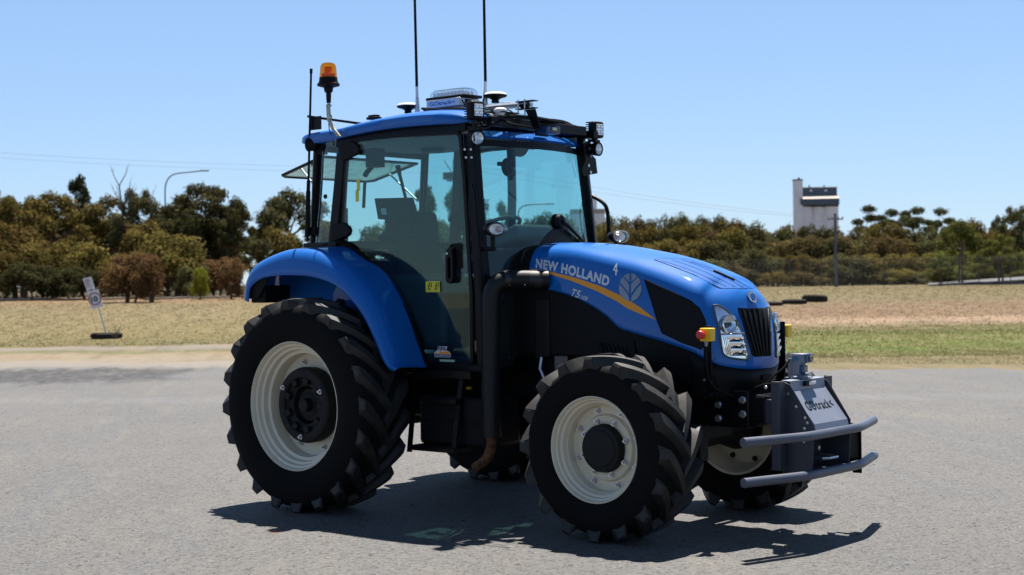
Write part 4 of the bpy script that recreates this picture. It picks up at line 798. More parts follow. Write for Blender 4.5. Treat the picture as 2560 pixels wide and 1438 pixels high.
m = MB(); ls = catm([(3.44, -.12, .50), (3.52, -.06, .495), (3.535, .0, .495), (3.52, .06, .495), (3.44, .10, .50)], 4); m.tube([Vector((3.42, -.03, .50)), Vector((3.52, -.03, .497)), Vector((3.545, .0, .497)), Vector((3.55, .10, .497)), Vector((3.53, .13, .497)), Vector((3.42, .13, .50))], .010, 8); m.lathe([(0, .016), (.04, .016), (.042, .0004)], (3.41, .06, .55), (1, 0, 0), 6); m.build('tow_shackle', STEEL, FR0)
for z in (.662, .428):
    k = catm([(3.437, -.825, z), (3.50, -.62, z), (3.557, -.43, z), (3.578, -.34, z), (3.585, -.24, z), (3.585, 0, z), (3.585, .24, z), (3.578, .34, z), (3.557, .43, z), (3.50, .62, z), (3.437, .825, z)], 5)
    MB().tube(k, .0285, 24).build('bumper_bar', FRAMEG, FR0, smooth=50)
# camera unit
cx0, cy0 = 3.36, .0; CU = MB(); CU.box((3.345, .0, .99), (.13, .13, .006)).box((3.300, -.02, 1.05), (.006, .06, .12)).box((3.37, 0, 1.0), (.05, .05, .02)); CM = CU.build('camera_bracket', SILV, FR0, bevel=.002)
m = MB(); m.prism([(3.318, -.045, z) if 0 else (x, -.042, z) for x, z in ((3.318, 1.14), (3.405, 1.14), (3.408, 1.09), (3.372, 1.078), (3.368, 1.02), (3.388, 1.012), (3.318, 1.005))], (0, .084, 0)); CB = m.build('camera_unit', SILV, CM, bevel=.004)
m = MB(); m.box((3.412, 0, 1.112), (.022, .080, .056)); m.box((3.368, 0, 1.045), (.046, .070, .046)); m.box((3.385, 0, 1.010), (.04, .06, .010)); m.build('camera_head', SKYB, CB, bevel=.008)
MB().lathe([(0, .021), (.004, .021), (.004, .017), (-.002, .0004)], (3.428, .012, 1.112), (1, 0, 0), 20).build('camera_lens', SENSW, CB); MB().box((3.393, .0, 1.045), (.004, .036, .024)).build('camera_window', SENSW, CB, bevel=.004)
MB().prism([(x, -.0435, z) for x, z in ((3.322, 1.12), (3.355, 1.125), (3.375, 1.115), (3.370, 1.10), (3.345, 1.095), (3.335, 1.085), (3.322, 1.085))], (0, -.001, 0)).build('camera_panel', SICKB, CB)
MB().tube(catm([(3.31, -.05, 1.10), (3.29, -.10, 1.05), (3.24, -.14, 1.0), (3.2, -.18, .93)], 4), .006, 6).build('cable', BLK, CM)
MB().tube(catm([(3.30, -.15, .93), (3.26, -.2, .96), (3.18, -.22, .94), (3.12, -.22, .90)], 4), .007, 6).build('hose', RUB, T)

# ================================================================== the place
def gnode(n, t, **kw):
    x = n.nodes.new(t)
    for k, v in kw.items(): setattr(x, k, v)
    return x
def dl_nodes(n):
    """depth and lateral distance from the road end of the yard, as world coordinates"""
    g_ = n.nodes.new('ShaderNodeNewGeometry'); sub = gnode(n, 'ShaderNodeVectorMath', operation='SUBTRACT'); sub.inputs[1].default_value = (CAM.x, CAM.y, 0); n.links.new(g_.outputs['Position'], sub.inputs[0])
    o = []
    for v in (VH, RV):
        d = gnode(n, 'ShaderNodeVectorMath', operation='DOT_PRODUCT'); d.inputs[1].default_value = tuple(v); n.links.new(sub.outputs[0], d.inputs[0]); o.append(d.outputs['Value'])
    return g_, o[0], o[1]
def math_(n, op, a, b=None, c=None, clamp=False):
    x = gnode(n, 'ShaderNodeMath', operation=op); x.use_clamp = clamp
    for i, v in enumerate((a, b, c)):
        if v is None: continue
        if isinstance(v, (int, float)): x.inputs[i].default_value = v
        else: n.links.new(v, x.inputs[i])
    return x.outputs[0]
def noise_(n, vec, scale, detail=4, rough=.5, stretch=None):
    t = n.nodes.new('ShaderNodeTexNoise'); t.inputs['Scale'].default_value = scale; t.inputs['Detail'].default_value = detail; t.inputs['Roughness'].default_value = rough
    if stretch:
        mp = n.nodes.new('ShaderNodeMapping'); mp.inputs['Rotation'].default_value = (0, 0, -TH + pi * 0); mp.inputs['Scale'].default_value = stretch
        mp.vector_type = 'TEXTURE' if False else 'POINT'
        r = gnode(n, 'ShaderNodeVectorRotate', rotation_type='Z_AXIS'); r.inputs['Angle'].default_value = TH; n.links.new(vec, r.inputs['Vector'])
        m = gnode(n, 'ShaderNodeVectorMath', operation='MULTIPLY'); m.inputs[1].default_value = stretch; n.links.new(r.outputs[0], m.inputs[0]); n.links.new(m.outputs[0], t.inputs['Vector']); n.nodes.remove(mp)
    else: n.links.new(vec, t.inputs['Vector'])
    return t.outputs['Fac']
def ramp_(n, fac, stops, interp_='LINEAR'):
    r = n.nodes.new('ShaderNodeValToRGB'); r.color_ramp.interpolation = interp_; el = r.color_ramp.elements
    while len(el) < len(stops): el.new(.5)
    for e_, (p, c) in zip(el, stops): e_.position = p; e_.color = (*c, 1) if len(c) == 3 else c
    n.links.new(fac, r.inputs[0]); return r.outputs[0]
def mixc(n, f, a, b, mode='MIX'):
    m = gnode(n, 'ShaderNodeMix', data_type='RGBA', blend_type=mode)
    for s_, v in ((m.inputs[0], f), (m.inputs[6], a), (m.inputs[7], b)):
        if isinstance(v, (int, float)): s_.default_value = v
        elif isinstance(v, tuple): s_.default_value = (*v, 1)
        else: n.links.new(v, s_)
    return m.outputs[2]
def smooth_(n, v, a, b):
    m = gnode(n, 'ShaderNodeMapRange', interpolation_type='SMOOTHSTEP'); m.inputs[1].default_value = a; m.inputs[2].default_value = b; n.links.new(v, m.inputs[0]); return m.outputs[0]
# --- field soil and dry grass
m_, n, b = nm('field_soil'); G_, Dn, Ln = dl_nodes(n); pos = G_.outputs['Position']
wob = noise_(n, pos, .12, 5, .6, (1, 2.2, 1)); Dw = math_(n, 'ADD', Dn, math_(n, 'MULTIPLY', math_(n, 'SUBTRACT', wob, .5), 9))
dn = lambda d: (d - 20) / 120
cR = ramp_(n, math_(n, 'DIVIDE', math_(n, 'SUBTRACT', Dw, 20), 120), [(dn(27), (.125, .105, .062)), (dn(30.5), (.120, .105, .052)), (dn(33), (.080, .108, .026)), (dn(38), (.105, .115, .035)), (dn(44), (.095, .105, .035)), (dn(47), (.12, .10, .05)), (dn(49.5), (.15, .115, .07)), (dn(51.5), (.235, .165, .115)), (dn(54), (.225, .155, .105)), (dn(56.5), (.145, .092, .058)), (dn(70), (.135, .090, .056)), (dn(81), (.115, .095, .052)), (dn(100), (0.110, 0.090, 0.044)), (dn(125), (0.083, 0.065, 0.032))])
cL = ramp_(n, math_(n, 'DIVIDE', math_(n, 'SUBTRACT', Dw, 20), 120), [(dn(33), (.185, .155, .118)), (dn(36), (.18, .145, .10)), (dn(37.6), (.095, .092, .042)), (dn(39.6), (.15, .135, .115)), (dn(41), (0.166, 0.142, 0.120)), (dn(42), (0.097, 0.086, 0.036)), (dn(50), (0.129, 0.107, 0.048)), (dn(68), (0.138, 0.110, 0.056)), (dn(90), (0.129, 0.099, 0.052)), (dn(102), (0.175, 0.112, 0.068)), (dn(108), (0.147, 0.086, 0.048)), (dn(130), (0.046, 0.039, 0.020))])
side = smooth_(n, math_(n, 'ADD', Ln, math_(n, 'MULTIPLY', math_(n, 'SUBTRACT', wob, .5), 6)), -3, 4)
col = mixc(n, side, cL, cR)
n4 = noise_(n, pos, .5, 7, .7, (.22, 3.0, 1)); col = mixc(n, math_(n, 'MULTIPLY', smooth_(n, n4, .5, .68), .45), col, mixc(n, .55, col, (.03, .025, .012))); col = mixc(n, math_(n, 'MULTIPLY', smooth_(n, n4, .5, .34), .30), col, (.20, .165, .105))
n1 = noise_(n, pos, .8, 8, .7, (1, 2.0, 1)); n2 = noise_(n, pos, 5, 8, .75, (1, 1.5, 1)); n3 = noise_(n, pos, .22, 5, .6, (1, 2.5, 1))
col = mixc(n, math_(n, 'MULTIPLY', smooth_(n, n1, .52, .68), .45), col, (.060, .055, .022)); col = mixc(n, math_(n, 'MULTIPLY', smooth_(n, n1, .5, .33), .45), col, (.21, .15, .085)); col = mixc(n, math_(n, 'MULTIPLY', smooth_(n, n2, .42, .72), .45), col, mixc(n, .6, col, (.035, .03, .015)), 'MIX'); col = mixc(n, math_(n, 'MULTIPLY', smooth_(n, n2, .48, .25), .35), col, (.22, .17, .10)); col = mixc(n, math_(n, 'MULTIPLY', smooth_(n, n3, .5, .66), .35), col, (.15, .12, .06))
n.links.new(col, b.inputs['Base Color']); b.inputs['Roughness'].default_value = .95; b.inputs['Specular IOR Level'].default_value = .1
bp = n.nodes.new('ShaderNodeBump'); bp.inputs['Strength'].default_value = .6; bp.inputs['Distance'].default_value = .015; n.links.new(n2, bp.inputs['Height']); n.links.new(bp.outputs[0], b.inputs['Normal'])
FIELD = m_
gm = MB(); Ds = [-60, -20, 0, 20, 35, 45, 55, 65, 75, 90, 105, 115, 150, 200, 280, 400, 700, 1200, 3000]
gm.grid([[CAM.xy.to_3d() + VH * d + RV * (l * max(1, (d + 150) / 260)) + UP * terr(d) for l in range(-240, 260, 20)] for d in Ds])
struct(gm.build('ground', FIELD, None, smooth=0))
# --- asphalt
m_, n, b = nm('worn_asphalt'); G_, Dn, Ln = dl_nodes(n); pos = G_.outputs['Position']
big = noise_(n, pos, .35, 5, .55, (1, 1.6, 1)); fine = noise_(n, pos, 130, 3, .6); mid = noise_(n, pos, 22, 5, .7)
vo = n.nodes.new('ShaderNodeTexVoronoi'); vo.inputs['Scale'].default_value = 85; n.links.new(pos, vo.inputs['Vector'])
vo2 = n.nodes.new('ShaderNodeTexVoronoi'); vo2.inputs['Scale'].default_value = 26; n.links.new(pos, vo2.inputs['Vector'])
base = ramp_(n, big, [(.3, (.084, .082, .079)), (.55, (.095, .092, .087)), (.7, (.106, .101, .092))])
stone = ramp_(n, vo.outputs['Color'], [(0, (.10, .10, .13)), (.14, (.30, .30, .34)), (.24, (.92, .92, .93)), (.75, (1.1, 1.09, 1.07)), (1, (1.75, 1.70, 1.62))])
lst = noise_(n, pos, .5, 6, .65, (.3, 2.4, 1)); base = mixc(n, math_(n, 'MULTIPLY', smooth_(n, lst, .45, .65), .45), base, (.078, .082, .090)); vo3 = n.nodes.new('ShaderNodeTexVoronoi'); vo3.inputs['Scale'].default_value = 33; n.links.new(pos, vo3.inputs['Vector'])
stone2 = ramp_(n, vo3.outputs['Color'], [(0, (.45, .45, .48)), (.22, (.8, .8, .82)), (.4, (1, 1, 1)), (.8, (1.05, 1.03, 1.0)), (1, (1.5, 1.42, 1.3))])
col = mixc(n, 1.0, base, stone, 'MULTIPLY'); col = mixc(n, .8, col, stone2, 'MULTIPLY')
blot = noise_(n, pos, 2.3, 6, .65, (.6, 1.8, 1)); col = mixc(n, math_(n, 'MULTIPLY', smooth_(n, blot, .5, .36), .12), col, (.05, .05, .055))
dk = smooth_(n, vo2.outputs['Distance'], .26, .18); rnd = gnode(n, 'ShaderNodeSeparateColor'); n.links.new(vo2.outputs['Color'], rnd.inputs[0]); dk = math_(n, 'MULTIPLY', dk, smooth_(n, rnd.outputs[0], .80, .84))
col = mixc(n, math_(n, 'MULTIPLY', dk, .9), col, (.018, .018, .022))
col = mixc(n, math_(n, 'MULTIPLY', smooth_(n, mid, .55, .75), .22), col, (.15, .14, .12)); col = mixc(n, math_(n, 'MULTIPLY', smooth_(n, mid, .46, .28), .25), col, (.05, .05, .052))
dust = noise_(n, pos, 1.1, 7, .65, (.35, 2.2, 1)); col = mixc(n, math_(n, 'MULTIPLY', smooth_(n, dust, .54, .70), .22), col, (.17, .15, .12))
# dark loose gravel patch on the left, near the far edge
gp = math_(n, 'MULTIPLY', math_(n, 'MULTIPLY', smooth_(n, math_(n, 'ADD', Dn, math_(n, 'MULTIPLY', math_(n, 'SUBTRACT', dust, .5), 6)), 24.5, 26.2), smooth_(n, math_(n, 'ADD', Dn, math_(n, 'MULTIPLY', math_(n, 'SUBTRACT', dust, .5), 6)), 30.3, 29.2)), smooth_(n, math_(n, 'ADD', Ln, math_(n, 'MULTIPLY', math_(n, 'SUBTRACT', big, .5), 8)), -5.6, -7.4))
col = mixc(n, math_(n, 'MULTIPLY', gp, smooth_(n, noise_(n, pos, 3, 9, .85, (.5, 1.4, 1)), .36, .52)), col, (.024, .023, .022))
sp_e = smooth_(n, math_(n, 'ADD', math_(n, 'ADD', Dn, math_(n, 'MULTIPLY', Ln, .33)), math_(n, 'MULTIPLY', math_(n, 'SUBTRACT', noise_(n, pos, .9, 7, .7, (.35, 2.0, 1)), .5), 5)), 26.6, 28.6)
col = mixc(n, math_(n, 'MULTIPLY', math_(n, 'MULTIPLY', sp_e, smooth_(n, Ln, -1, -4)), .8), col, (.165, .14, .108))
# fresh smooth tracks crossing the yard
tr = smooth_(n, math_(n, 'ABSOLUTE', math_(n, 'SUBTRACT', math_(n, 'ADD', Dn, math_(n, 'MULTIPLY', Ln, .12)), 20.6)), .8, .2)
col = mixc(n, math_(n, 'MULTIPLY', math_(n, 'MULTIPLY', tr, smooth_(n, dust, .35, .55)), .30), col, (.13, .13, .135))
n.links.new(col, b.inputs['Base Color']); b.inputs['Roughness'].default_value = .8; b.inputs['Specular IOR Level'].default_value = .35
bp = n.nodes.new('ShaderNodeBump'); bp.inputs['Strength'].default_value = .9; bp.inputs['Distance'].default_value = .006
hsum = math_(n, 'ADD', math_(n, 'MULTIPLY', vo.outputs['Distance'], -1.0), math_(n, 'MULTIPLY', fine, .8)); n.links.new(hsum, bp.inputs['Height']); n.links.new(bp.outputs[0], b.inputs['Normal'])
rg = random.Random(3); e0, e1 = U(560, 900, 'z', 0), U(2560, 915, 'z', 0); ed = (e1 - e0).normalized(); en = Vector((ed.y, -ed.x, 0)); 
far = []; t = -60.0
while t < 60: far.append(e0 + ed * t + en * (1.1 - .7 * rg.random() - .6 * sin(t * .31) - .35 * sin(t * 1.3))); t += .35
am = MB(); am.grid([[p + UP * .004 for p in far], [p + en * 12 + UP * .004 for p in far], [p + en * 90 + UP * .004 for p in far]])
struct(am.build('asphalt_yard', m_, None, smooth=0))
# --- loose chips on the asphalt
rg = random.Random(11); st = MB()
for i in range(4200):
    d = 5.5 + 22 * rg.random() ** 1.8; px = rg.uniform(-100, 2660); p = W(px, d); r_ = rg.uniform(.004, .011) * (1 if rg.random() < .93 else 1.8)
    vs = [p + Vector((r_ * rg.uniform(.7, 1.3) * cos(g), r_ * rg.uniform(.7, 1.3) * sin(g), .004)) for g in (0, 1.3, 2.5, 3.8, 5.0)] + [p + Vector((r_ * .2, 0, .004 + r_ * .4))]
    st.add(vs, [(0, 1, 5), (1, 2, 5), (2, 3, 5), (3, 4, 5), (4, 0, 5)])
o = st.build('loose_gravel', pm('dark_stone', (.035, .034, .036), .8, noise=.5, nscale=30), None, smooth=0); tag(o, 'scattered dark stone chips lying loose on the grey asphalt', 'gravel', kind='stuff')
# --- grass
def leafmat(name, c0, c1, c2, trans=.25, patch_=None):
    m, n, b = nm(name); g_ = n.nodes.new('ShaderNodeNewGeometry'); oi = n.nodes.new('ShaderNodeObjectInfo')
    col = ramp_(n, g_.outputs['Random Per Island'], [(0, c0), (.5, c1), (1, c2)])
    if patch_: col = mixc(n, smooth_(n, noise_(n, g_.outputs['Position'], .30, 6, .65, (1, 2.2, 1)), .42, .60), col, patch_)
    hs = n.nodes.new('ShaderNodeHueSaturation'); n.links.new(col, hs.inputs['Color'])
    mr = n.nodes.new('ShaderNodeMapRange'); mr.inputs[3].default_value = .72; mr.inputs[4].default_value = 1.28; n.links.new(oi.outputs['Random'], mr.inputs[0]); n.links.new(mr.outputs[0], hs.inputs['Value'])
    m2 = n.nodes.new('ShaderNodeMapRange'); m2.inputs[3].default_value = .49; m2.inputs[4].default_value = .515; n.links.new(oi.outputs['Random'], m2.inputs[0]); n.links.new(m2.outputs[0], hs.inputs['Hue'])
    df = n.nodes.new('ShaderNodeBsdfDiffuse'); tl = n.nodes.new('ShaderNodeBsdfTranslucent'); mx = n.nodes.new('ShaderNodeMixShader'); mx.inputs[0].default_value = trans
    n.links.new(hs.outputs[0], df.inputs[0]); n.links.new(hs.outputs[0], tl.inputs[0]); n.links.new(df.outputs[0], mx.inputs[1]); n.links.new(tl.outputs[0], mx.inputs[2])
    n.nodes.remove(b); n.links.new(mx.outputs[0], n.nodes['Material Output'].inputs[0]); return m
def grass(name, label, mat, count, drange, prange, h0, h1, seed, wid=.012):
    rg = random.Random(seed); m = MB()
    for i in range(count):
        d = lerp(drange[0], drange[1], rg.random() ** 1.25); px = rg.uniform(*prange); p = W(px, d); k = rg.uniform(.6, 1.3)
        if (p - e0).dot(en) > -.3 and d < 60: continue
        for q in range(3):
            a = rg.uniform(0, pi); dx = Vector((cos(a), sin(a), 0)) * wid * (d / 30); o_ = p + Vector((rg.uniform(-.12, .12), rg.uniform(-.12, .12), 0)); tp = o_ + Vector((rg.uniform(-.05, .05), rg.uniform(-.05, .05), rg.uniform(h0, h1) * k))
            m.add([o_ - dx, o_ + dx, tp], [(0, 1, 2)])
    o = m.build(name, mat, None, smooth=0); tag(o, label, 'grass', kind='stuff'); return o
STRAW = leafmat('dry_straw', (.11, .090, .044), (.135, .108, .055), (.165, .13, .068), .5, (.105, .10, .045)); GREEN = leafmat('field_green', (.072, .102, .022), (.095, .118, .030), (.14, .135, .05), .5, (.16, .13, .062))
grass('dry_grass', 'short straw coloured grass covering the field left and right of the yard', STRAW, 26000, (41.5, 112), (-120, 2700), .02, .06, 5, .006)
grass('green_grass', 'strip of fresh green grass beyond the asphalt edge on the right', GREEN, 12000, (30, 48), (1250, 2700), .02, .05, 6, .006)
grass('verge_grass', 'dry yellowish grass verge along the edge of the asphalt on the right', leafmat('verge_straw', (.11, .092, .042), (.14, .118, .06), (.18, .145, .08), .5), 5000, (26.3, 32), (1250, 2700), .015, .045, 8, .006)
# --- trees
def crown_mesh(name, lobes, leaf, n, seed, flat=.75, shell=.72):
    rg = random.Random(seed); vs = []; fs = []
    tot = sum(l[3] ** 2 for l in lobes)
    for lx, ly, lz, lr in lobes:
        for i in range(int(n * lr * lr / tot)):
            u = rg.uniform(-1, 1); a = rg.uniform(0, 2 * pi); q = sqrt(1 - u * u); d = Vector((q * cos(a), q * sin(a), u))
            if u < -.35 and rg.random() < .6: continue
            rr_ = lr * (shell + (1.06 - shell) * rg.random() ** .6) * (1 if rg.random() < .9 else rg.uniform(1.0, 1.35)) * (1 + .16 * sin(7 * a + seed) * q + .10 * sin(5 * u * 3 + lx))
            c = Vector((lx, ly, lz)) + Vector((d.x * rr_, d.y * rr_, d.z * rr_ * flat))
            nn = (d + Vector((rg.uniform(-.7, .7), rg.uniform(-.7, .7), rg.uniform(-.3, .9)))).normalized(); t = nn.orthogonal().normalized(); t = Matrix.Rotation(rg.uniform(0, 2 * pi), 3, nn) @ t; b_ = nn.cross(t)
            s_ = leaf * rg.uniform(.55, 1.3); k = len(vs); w_ = rg.uniform(.35, .6)
            vs += [c - t * s_, c + b_ * s_ * w_ - t * s_ * .1, c + t * s_, c - b_ * s_ * w_ + t * s_ * .15]; fs.append((k, k + 1, k + 2, k + 3))
    me = bpy.data.meshes.new(name); me.from_pydata([tuple(v) for v in vs], [], fs); me.materials.append(None); me['h'] = max(l[2] + l[3] * flat * 1.0 for l in lobes); me['w'] = max(sqrt(l[0] ** 2 + l[1] ** 2) + l[3] * .95 for l in lobes); return me
def trunk_mesh(name, lobes, h0, r0, seed, nst=1):
    rg = random.Random(seed); m = MB(); big_ = sorted(lobes, key=lambda l: -l[3])[:9]
    for k in range(nst):
        ox, oy = (rg.uniform(-.4, .4), rg.uniform(-.4, .4)) if nst > 1 else (0, 0); top = Vector((rg.uniform(-.5, .5) + ox * 2, rg.uniform(-.3, .3), h0))
        m.tube(catm([(ox, oy, -.1), (ox * 1.3 + rg.uniform(-.15, .15), oy, h0 * .5), top], 4), [lerp(r0, r0 * .6, j / 8) for j in range(9)], 8)
        for l in big_[k::nst]:
            e_ = Vector(l[:3]); mid = top.lerp(e_, .5) + Vector((rg.uniform(-.2, .2), rg.uniform(-.2, .2), -.2)); m.tube(catm([top, mid, e_], 3), [lerp(r0 * .5, r0 * .12, j / 6) for j in range(7)], 6)
    me_o = m.build(name, BARK, None, smooth=60); me = me_o.data; bpy.data.objects.remove(me_o); return me
BARK = pm('grey_brown_bark', (.10, .075, .055), .9, noise=.4, nscale=6)
OLIVE = leafmat('olive_brown_leaves', (0.049, 0.038, 0.011), (0.112, 0.084, 0.025), (0.206, 0.157, 0.053), .36); DGREEN = leafmat('grey_green_leaves', (0.038, 0.036, 0.016), (0.080, 0.076, 0.030), (0.164, 0.148, 0.069), .36); BRONZE = leafmat('bronze_leaves', (0.071, 0.042, 0.020), (0.136, 0.079, 0.037), (0.214, 0.133, 0.060), .36); TAN = leafmat('tan_leaves', (0.060, 0.044, 0.018), (0.114, 0.084, 0.034), (0.186, 0.140, 0.066), .36); LIME = leafmat('lime_leaves', (0.128, 0.140, 0.013), (0.243, 0.253, 0.026), (0.342, 0.337, 0.053), .36); DARKG = leafmat('dark_green_leaves', (0.025, 0.026, 0.011), (0.051, 0.052, 0.021), (0.107, 0.098, 0.045), .36); MIDG = leafmat('fresh_green_leaves', (0.049, 0.053, 0.013), (0.095, 0.098, 0.024), (0.157, 0.151, 0.046), .36)
def lobes_bush(seed, w=2.6, h=5, n=18):
    rg = random.Random(seed); L = []
    for i in range(n):
        t = rg.random(); z = lerp(.18, .86, t) * h; rad = w * (1 - .45 * t ** 2) * rg.uniform(.35, .95); a = rg.uniform(0, 2 * pi); L.append((rad * cos(a), rad * sin(a), z, rg.uniform(.26, .40) * w))
    L.append((0, 0, h * .5, w * .62)); return L
def lobes_gum(seed, w=3.6, h=8, n=26):
    rg = random.Random(seed); L = []
    for i in range(n):
        a = rg.uniform(0, 2 * pi); rad = w * sqrt(rg.random()); z = h * (.90 - .42 * (rad / w) ** 2) - rg.random() * h * .16 * 1.6; L.append((rad * cos(a), rad * sin(a), z, rg.uniform(.15, .27) * w))
    return L
KIN = {}
for i in range(5):
    l = lobes_bush(20 + i); KIN['bush%d' % i] = (crown_mesh('leaf_crown', l, .13, 12000, i, .85), trunk_mesh('stems', l, 1.4, .12, i, 3), 5.3, 3.2)
for i in range(4):
    l = lobes_gum(40 + i); KIN['gum%d' % i] = (crown_mesh('leaf_crown', l, .13, 14000, 9 + i, .66, .5), trunk_mesh('stems', l, 3.6, .20, i, 2), 8.0, 4.4)
for i in range(2):
    rq = random.Random(60 + i); l = [(1.5 * cos(q * 1.26 + i), 1.5 * sin(q * 1.26 + i), 7.2 - rq.random() * 1.9, rq.uniform(.65, .95)) for q in range(5)] + [(0, .2, 7.6, .9), (.5, -.3, 5.0, .7)]; KIN['thin%d' % i] = (crown_mesh('leaf_crown', l, .13, 4500, 19 + i, .50, .35), trunk_mesh('stems', l, 4.6, .13, i + 4, 2), 8.2, 3.2)
BACK_ROT = atan2(RV.y, RV.x)
def tree(kind, px, D, top, wpx, mat, name, label, group=None, cat='tree', dz=0, seed=0):
    cm, tm, h, w = KIN[kind]; h, w = cm['h'], cm['w']; p = W(px, D); p.z += dz - .05; H = ZP(px, top, D) - p.z; rg = random.Random(int(px * 7 + D * 13 + seed)); s = wpx * D / F / (2 * w)
    t = empty(name, p); tag(t, label, cat, group); t.rotation_euler = (0, 0, rg.uniform(0, 2 * pi)); t.scale = (s, s, H / h * 1.04)
    c = bpy.data.objects.new('crown', cm); SC.collection.objects.link(c); c.parent = t; c.material_slots[0].link = 'OBJECT'; c.material_slots[0].material = mat
    k = bpy.data.objects.new('trunk', tm); SC.collection.objects.link(k); k.parent = t; return t
BN = {OLIVE: 'olive brown', DGREEN: 'grey green', BRONZE: 'bronze', DARKG: 'dark green', MIDG: 'fresh green', LIME: 'lime green'}
place = []
GL = 'trees of the left wood'
spec = [  # kind, px, depth, top, width px, material, label
 ('gum1', -10, 122, 478, 130, OLIVE, 'open crowned olive gum tree cut by the left photo edge'),
 ('bush0', 40, 116, 560, 190, OLIVE, 'dense olive tree low at the left photo edge'),
 ('gum0', 150, 124, 486, 210, OLIVE, 'broad rounded olive brown tree below the dark sprig, left of the speed sign'),
 ('gum2', 195, 135, 448, 95, DARKG, 'small dark tuft of a tree rising above the crowns over the speed sign'),
 ('bush1', 118, 112, 610, 150, OLIVE, 'brown bushy tree behind the grass, left of the speed sign'),
 ('gum3', 275, 126, 500, 190, OLIVE, 'wide olive tree directly above the speed sign'),
 ('bush2', 228, 110, 612, 130, OLIVE, 'yellowish bushy tree just behind the speed sign'),
 ('gum1', 345, 120, 482, 120, DGREEN, 'green topped tree at the foot of the bare dead tree'),
 ('bush3', 365, 114, 560, 170, OLIVE, 'dense brown tree behind the reddish shrub'),
 ('gum0', 440, 122, 520, 150, DGREEN, 'grey green tree behind the base of the left street lamp'),
 ('gum2', 525, 118, 470, 240, DGREEN, 'largest umbrella crowned gum right of the left street lamp'),
 ('gum1', 500, 116, 532, 170, DARKG, 'lower dark layered gum under the largest umbrella crown'),
 ('bush4', 430, 111, 585, 150, OLIVE, 'brown bush tree between the reddish shrub and the large gum'),
 ('gum3', 590, 119, 560, 140, DGREEN, 'gum with drooping foliage right under the umbrella crown'),
 ('bush0', 545, 110, 648, 130, BRONZE, 'bronze bush at the right end of the left wood'),
 ('thin0', 630, 124, 575, 70, DGREEN, 'slender gum at the gap beside the tractor fender'),
 ('gum0', 735, 126, 478, 170, DGREEN, 'gum with grey green crown directly left of the cab'),
 ('bush1', 700, 121, 575, 130, OLIVE, 'olive shrub tree above the tractor rear fender'),
 ('bush2', -30, 111, 600, 150, OLIVE, 'dark brown bush at the very left edge'),
 ('bush3', 310, 109, 640, 110, OLIVE, 'low olive bush between the sign and the reddish shrub'),
 ('bush4', 70, 108, 660, 120, DARKG, 'dark low bush with logs at its foot near the left edge'),
 ('bush1', 480, 108, 668, 90, DGREEN, 'small grey green bush between the reddish and lime shrubs'),
 ('bush0', 180, 107, 668, 110, DARKG, 'dark low bush left behind the speed sign post'),
 ('gum1', 60, 128, 500, 150, OLIVE, 'brown crowned tree left of the dark sprig'),
 ('gum3', 395, 130, 505, 150, DGREEN, 'green tree on the skyline left of the street lamp'),
 ('bush0', 10, 134, 545, 200, OLIVE, 'tree filling the back of the wood at the left edge'), ('bush2', 130, 136, 540, 210, OLIVE, 'back row tree between the left edge and the dark tuft'),
 ('bush3', 240, 135, 535, 210, DGREEN, 'back row tree right of the dark tuft'), ('bush1', 350, 137, 540, 210, OLIVE, 'back row tree behind the dead tree'),
 ('bush4', 455, 136, 545, 190, DGREEN, 'back row tree behind the street lamp post'), ('bush0', 545, 134, 590, 170, DGREEN, 'back row tree behind the umbrella gum'),
 ('gum2', 470, 121, 500, 130, DGREEN, 'rounded gum crown joining the left side of the umbrella gum'), ('gum0', 575, 117, 500, 120, DGREEN, 'drooping gum crown joining the right side of the umbrella gum'),
]
for k, px, D_, top, w, mt, lb in spec:
    tree(k, px, D_, top, w * (1.32 if k[0] != 't' else 1), mt, 'tree', lb, GL)
tree('bush2', 322, 97, 636, 165, BRONZE, 'shrub', 'reddish brown round shrub standing alone in front of the left wood', 'shrubs before the left wood', 'shrub', seed=3)
tree('bush4', 378, 96, 640, 125, BRONZE, 'shrub', 'darker reddish shrub leaning against the round reddish shrub on its right', 'shrubs before the left wood', 'shrub', seed=5)
tree('bush1', 500, 101, 672, 50, LIME, 'shrub', 'small lime green shrub at the right end of the left wood', 'shrubs before the left wood', 'shrub')
tree('bush3', 580, 102, 650, 90, BRONZE, 'shrub', 'brown shrub beside the lime green one, nearest the tractor', 'shrubs before the left wood', 'shrub')
# dead trees
def dead(px, D, top, hb, seed, name, label, lean=0, n=26):
    rg = random.Random(seed); p = W(px, D); H = ZP(px, top, D) - p.z; m = MB()
    def br(a, d, L, r, lev):
        pts = [a]; dd = d.copy()
        w_ = .05 if lev == 0 else .16
        for k in range(5): dd = (dd + Vector((rg.uniform(-w_, w_), rg.uniform(-w_, w_), rg.uniform(-.02, .12)))).normalized(); pts.append(pts[-1] + dd * L / 5)
        m.tube(pts, [lerp(r, r * .35, k / 5) for k in range(6)], 5)
        if lev < 2:
            for k in range(16 if lev == 0 else 5):
                q = pts[rg.randint(2, 5)]; a_ = rg.uniform(0, 2 * pi); br(q, (dd + Vector((cos(a_), sin(a_), rg.uniform(.0, .5))) * rg.uniform(.5, .9)).normalized(), L * rg.uniform(.12, .26), r * .3, lev + 1)
    br(Vector((0, 0, 0)), Vector((RV.x * lean, RV.y * lean, 1)).normalized(), H * .80, hb, 0)
    o = m.build(name, pm('dead_wood', (.09, .065, .05), .9), None); o.location = p; tag(o, label, 'dead tree', 'dead trees in the left wood')
dead(322, 119, 395, .16, 4, 'dead_tree', 'tall bare dead tree sticking out above the left wood'); dead(345, 118, 455, .10, 9, 'dead_tree', 'short bare dead limb leaning right beside the tall dead tree', .22)
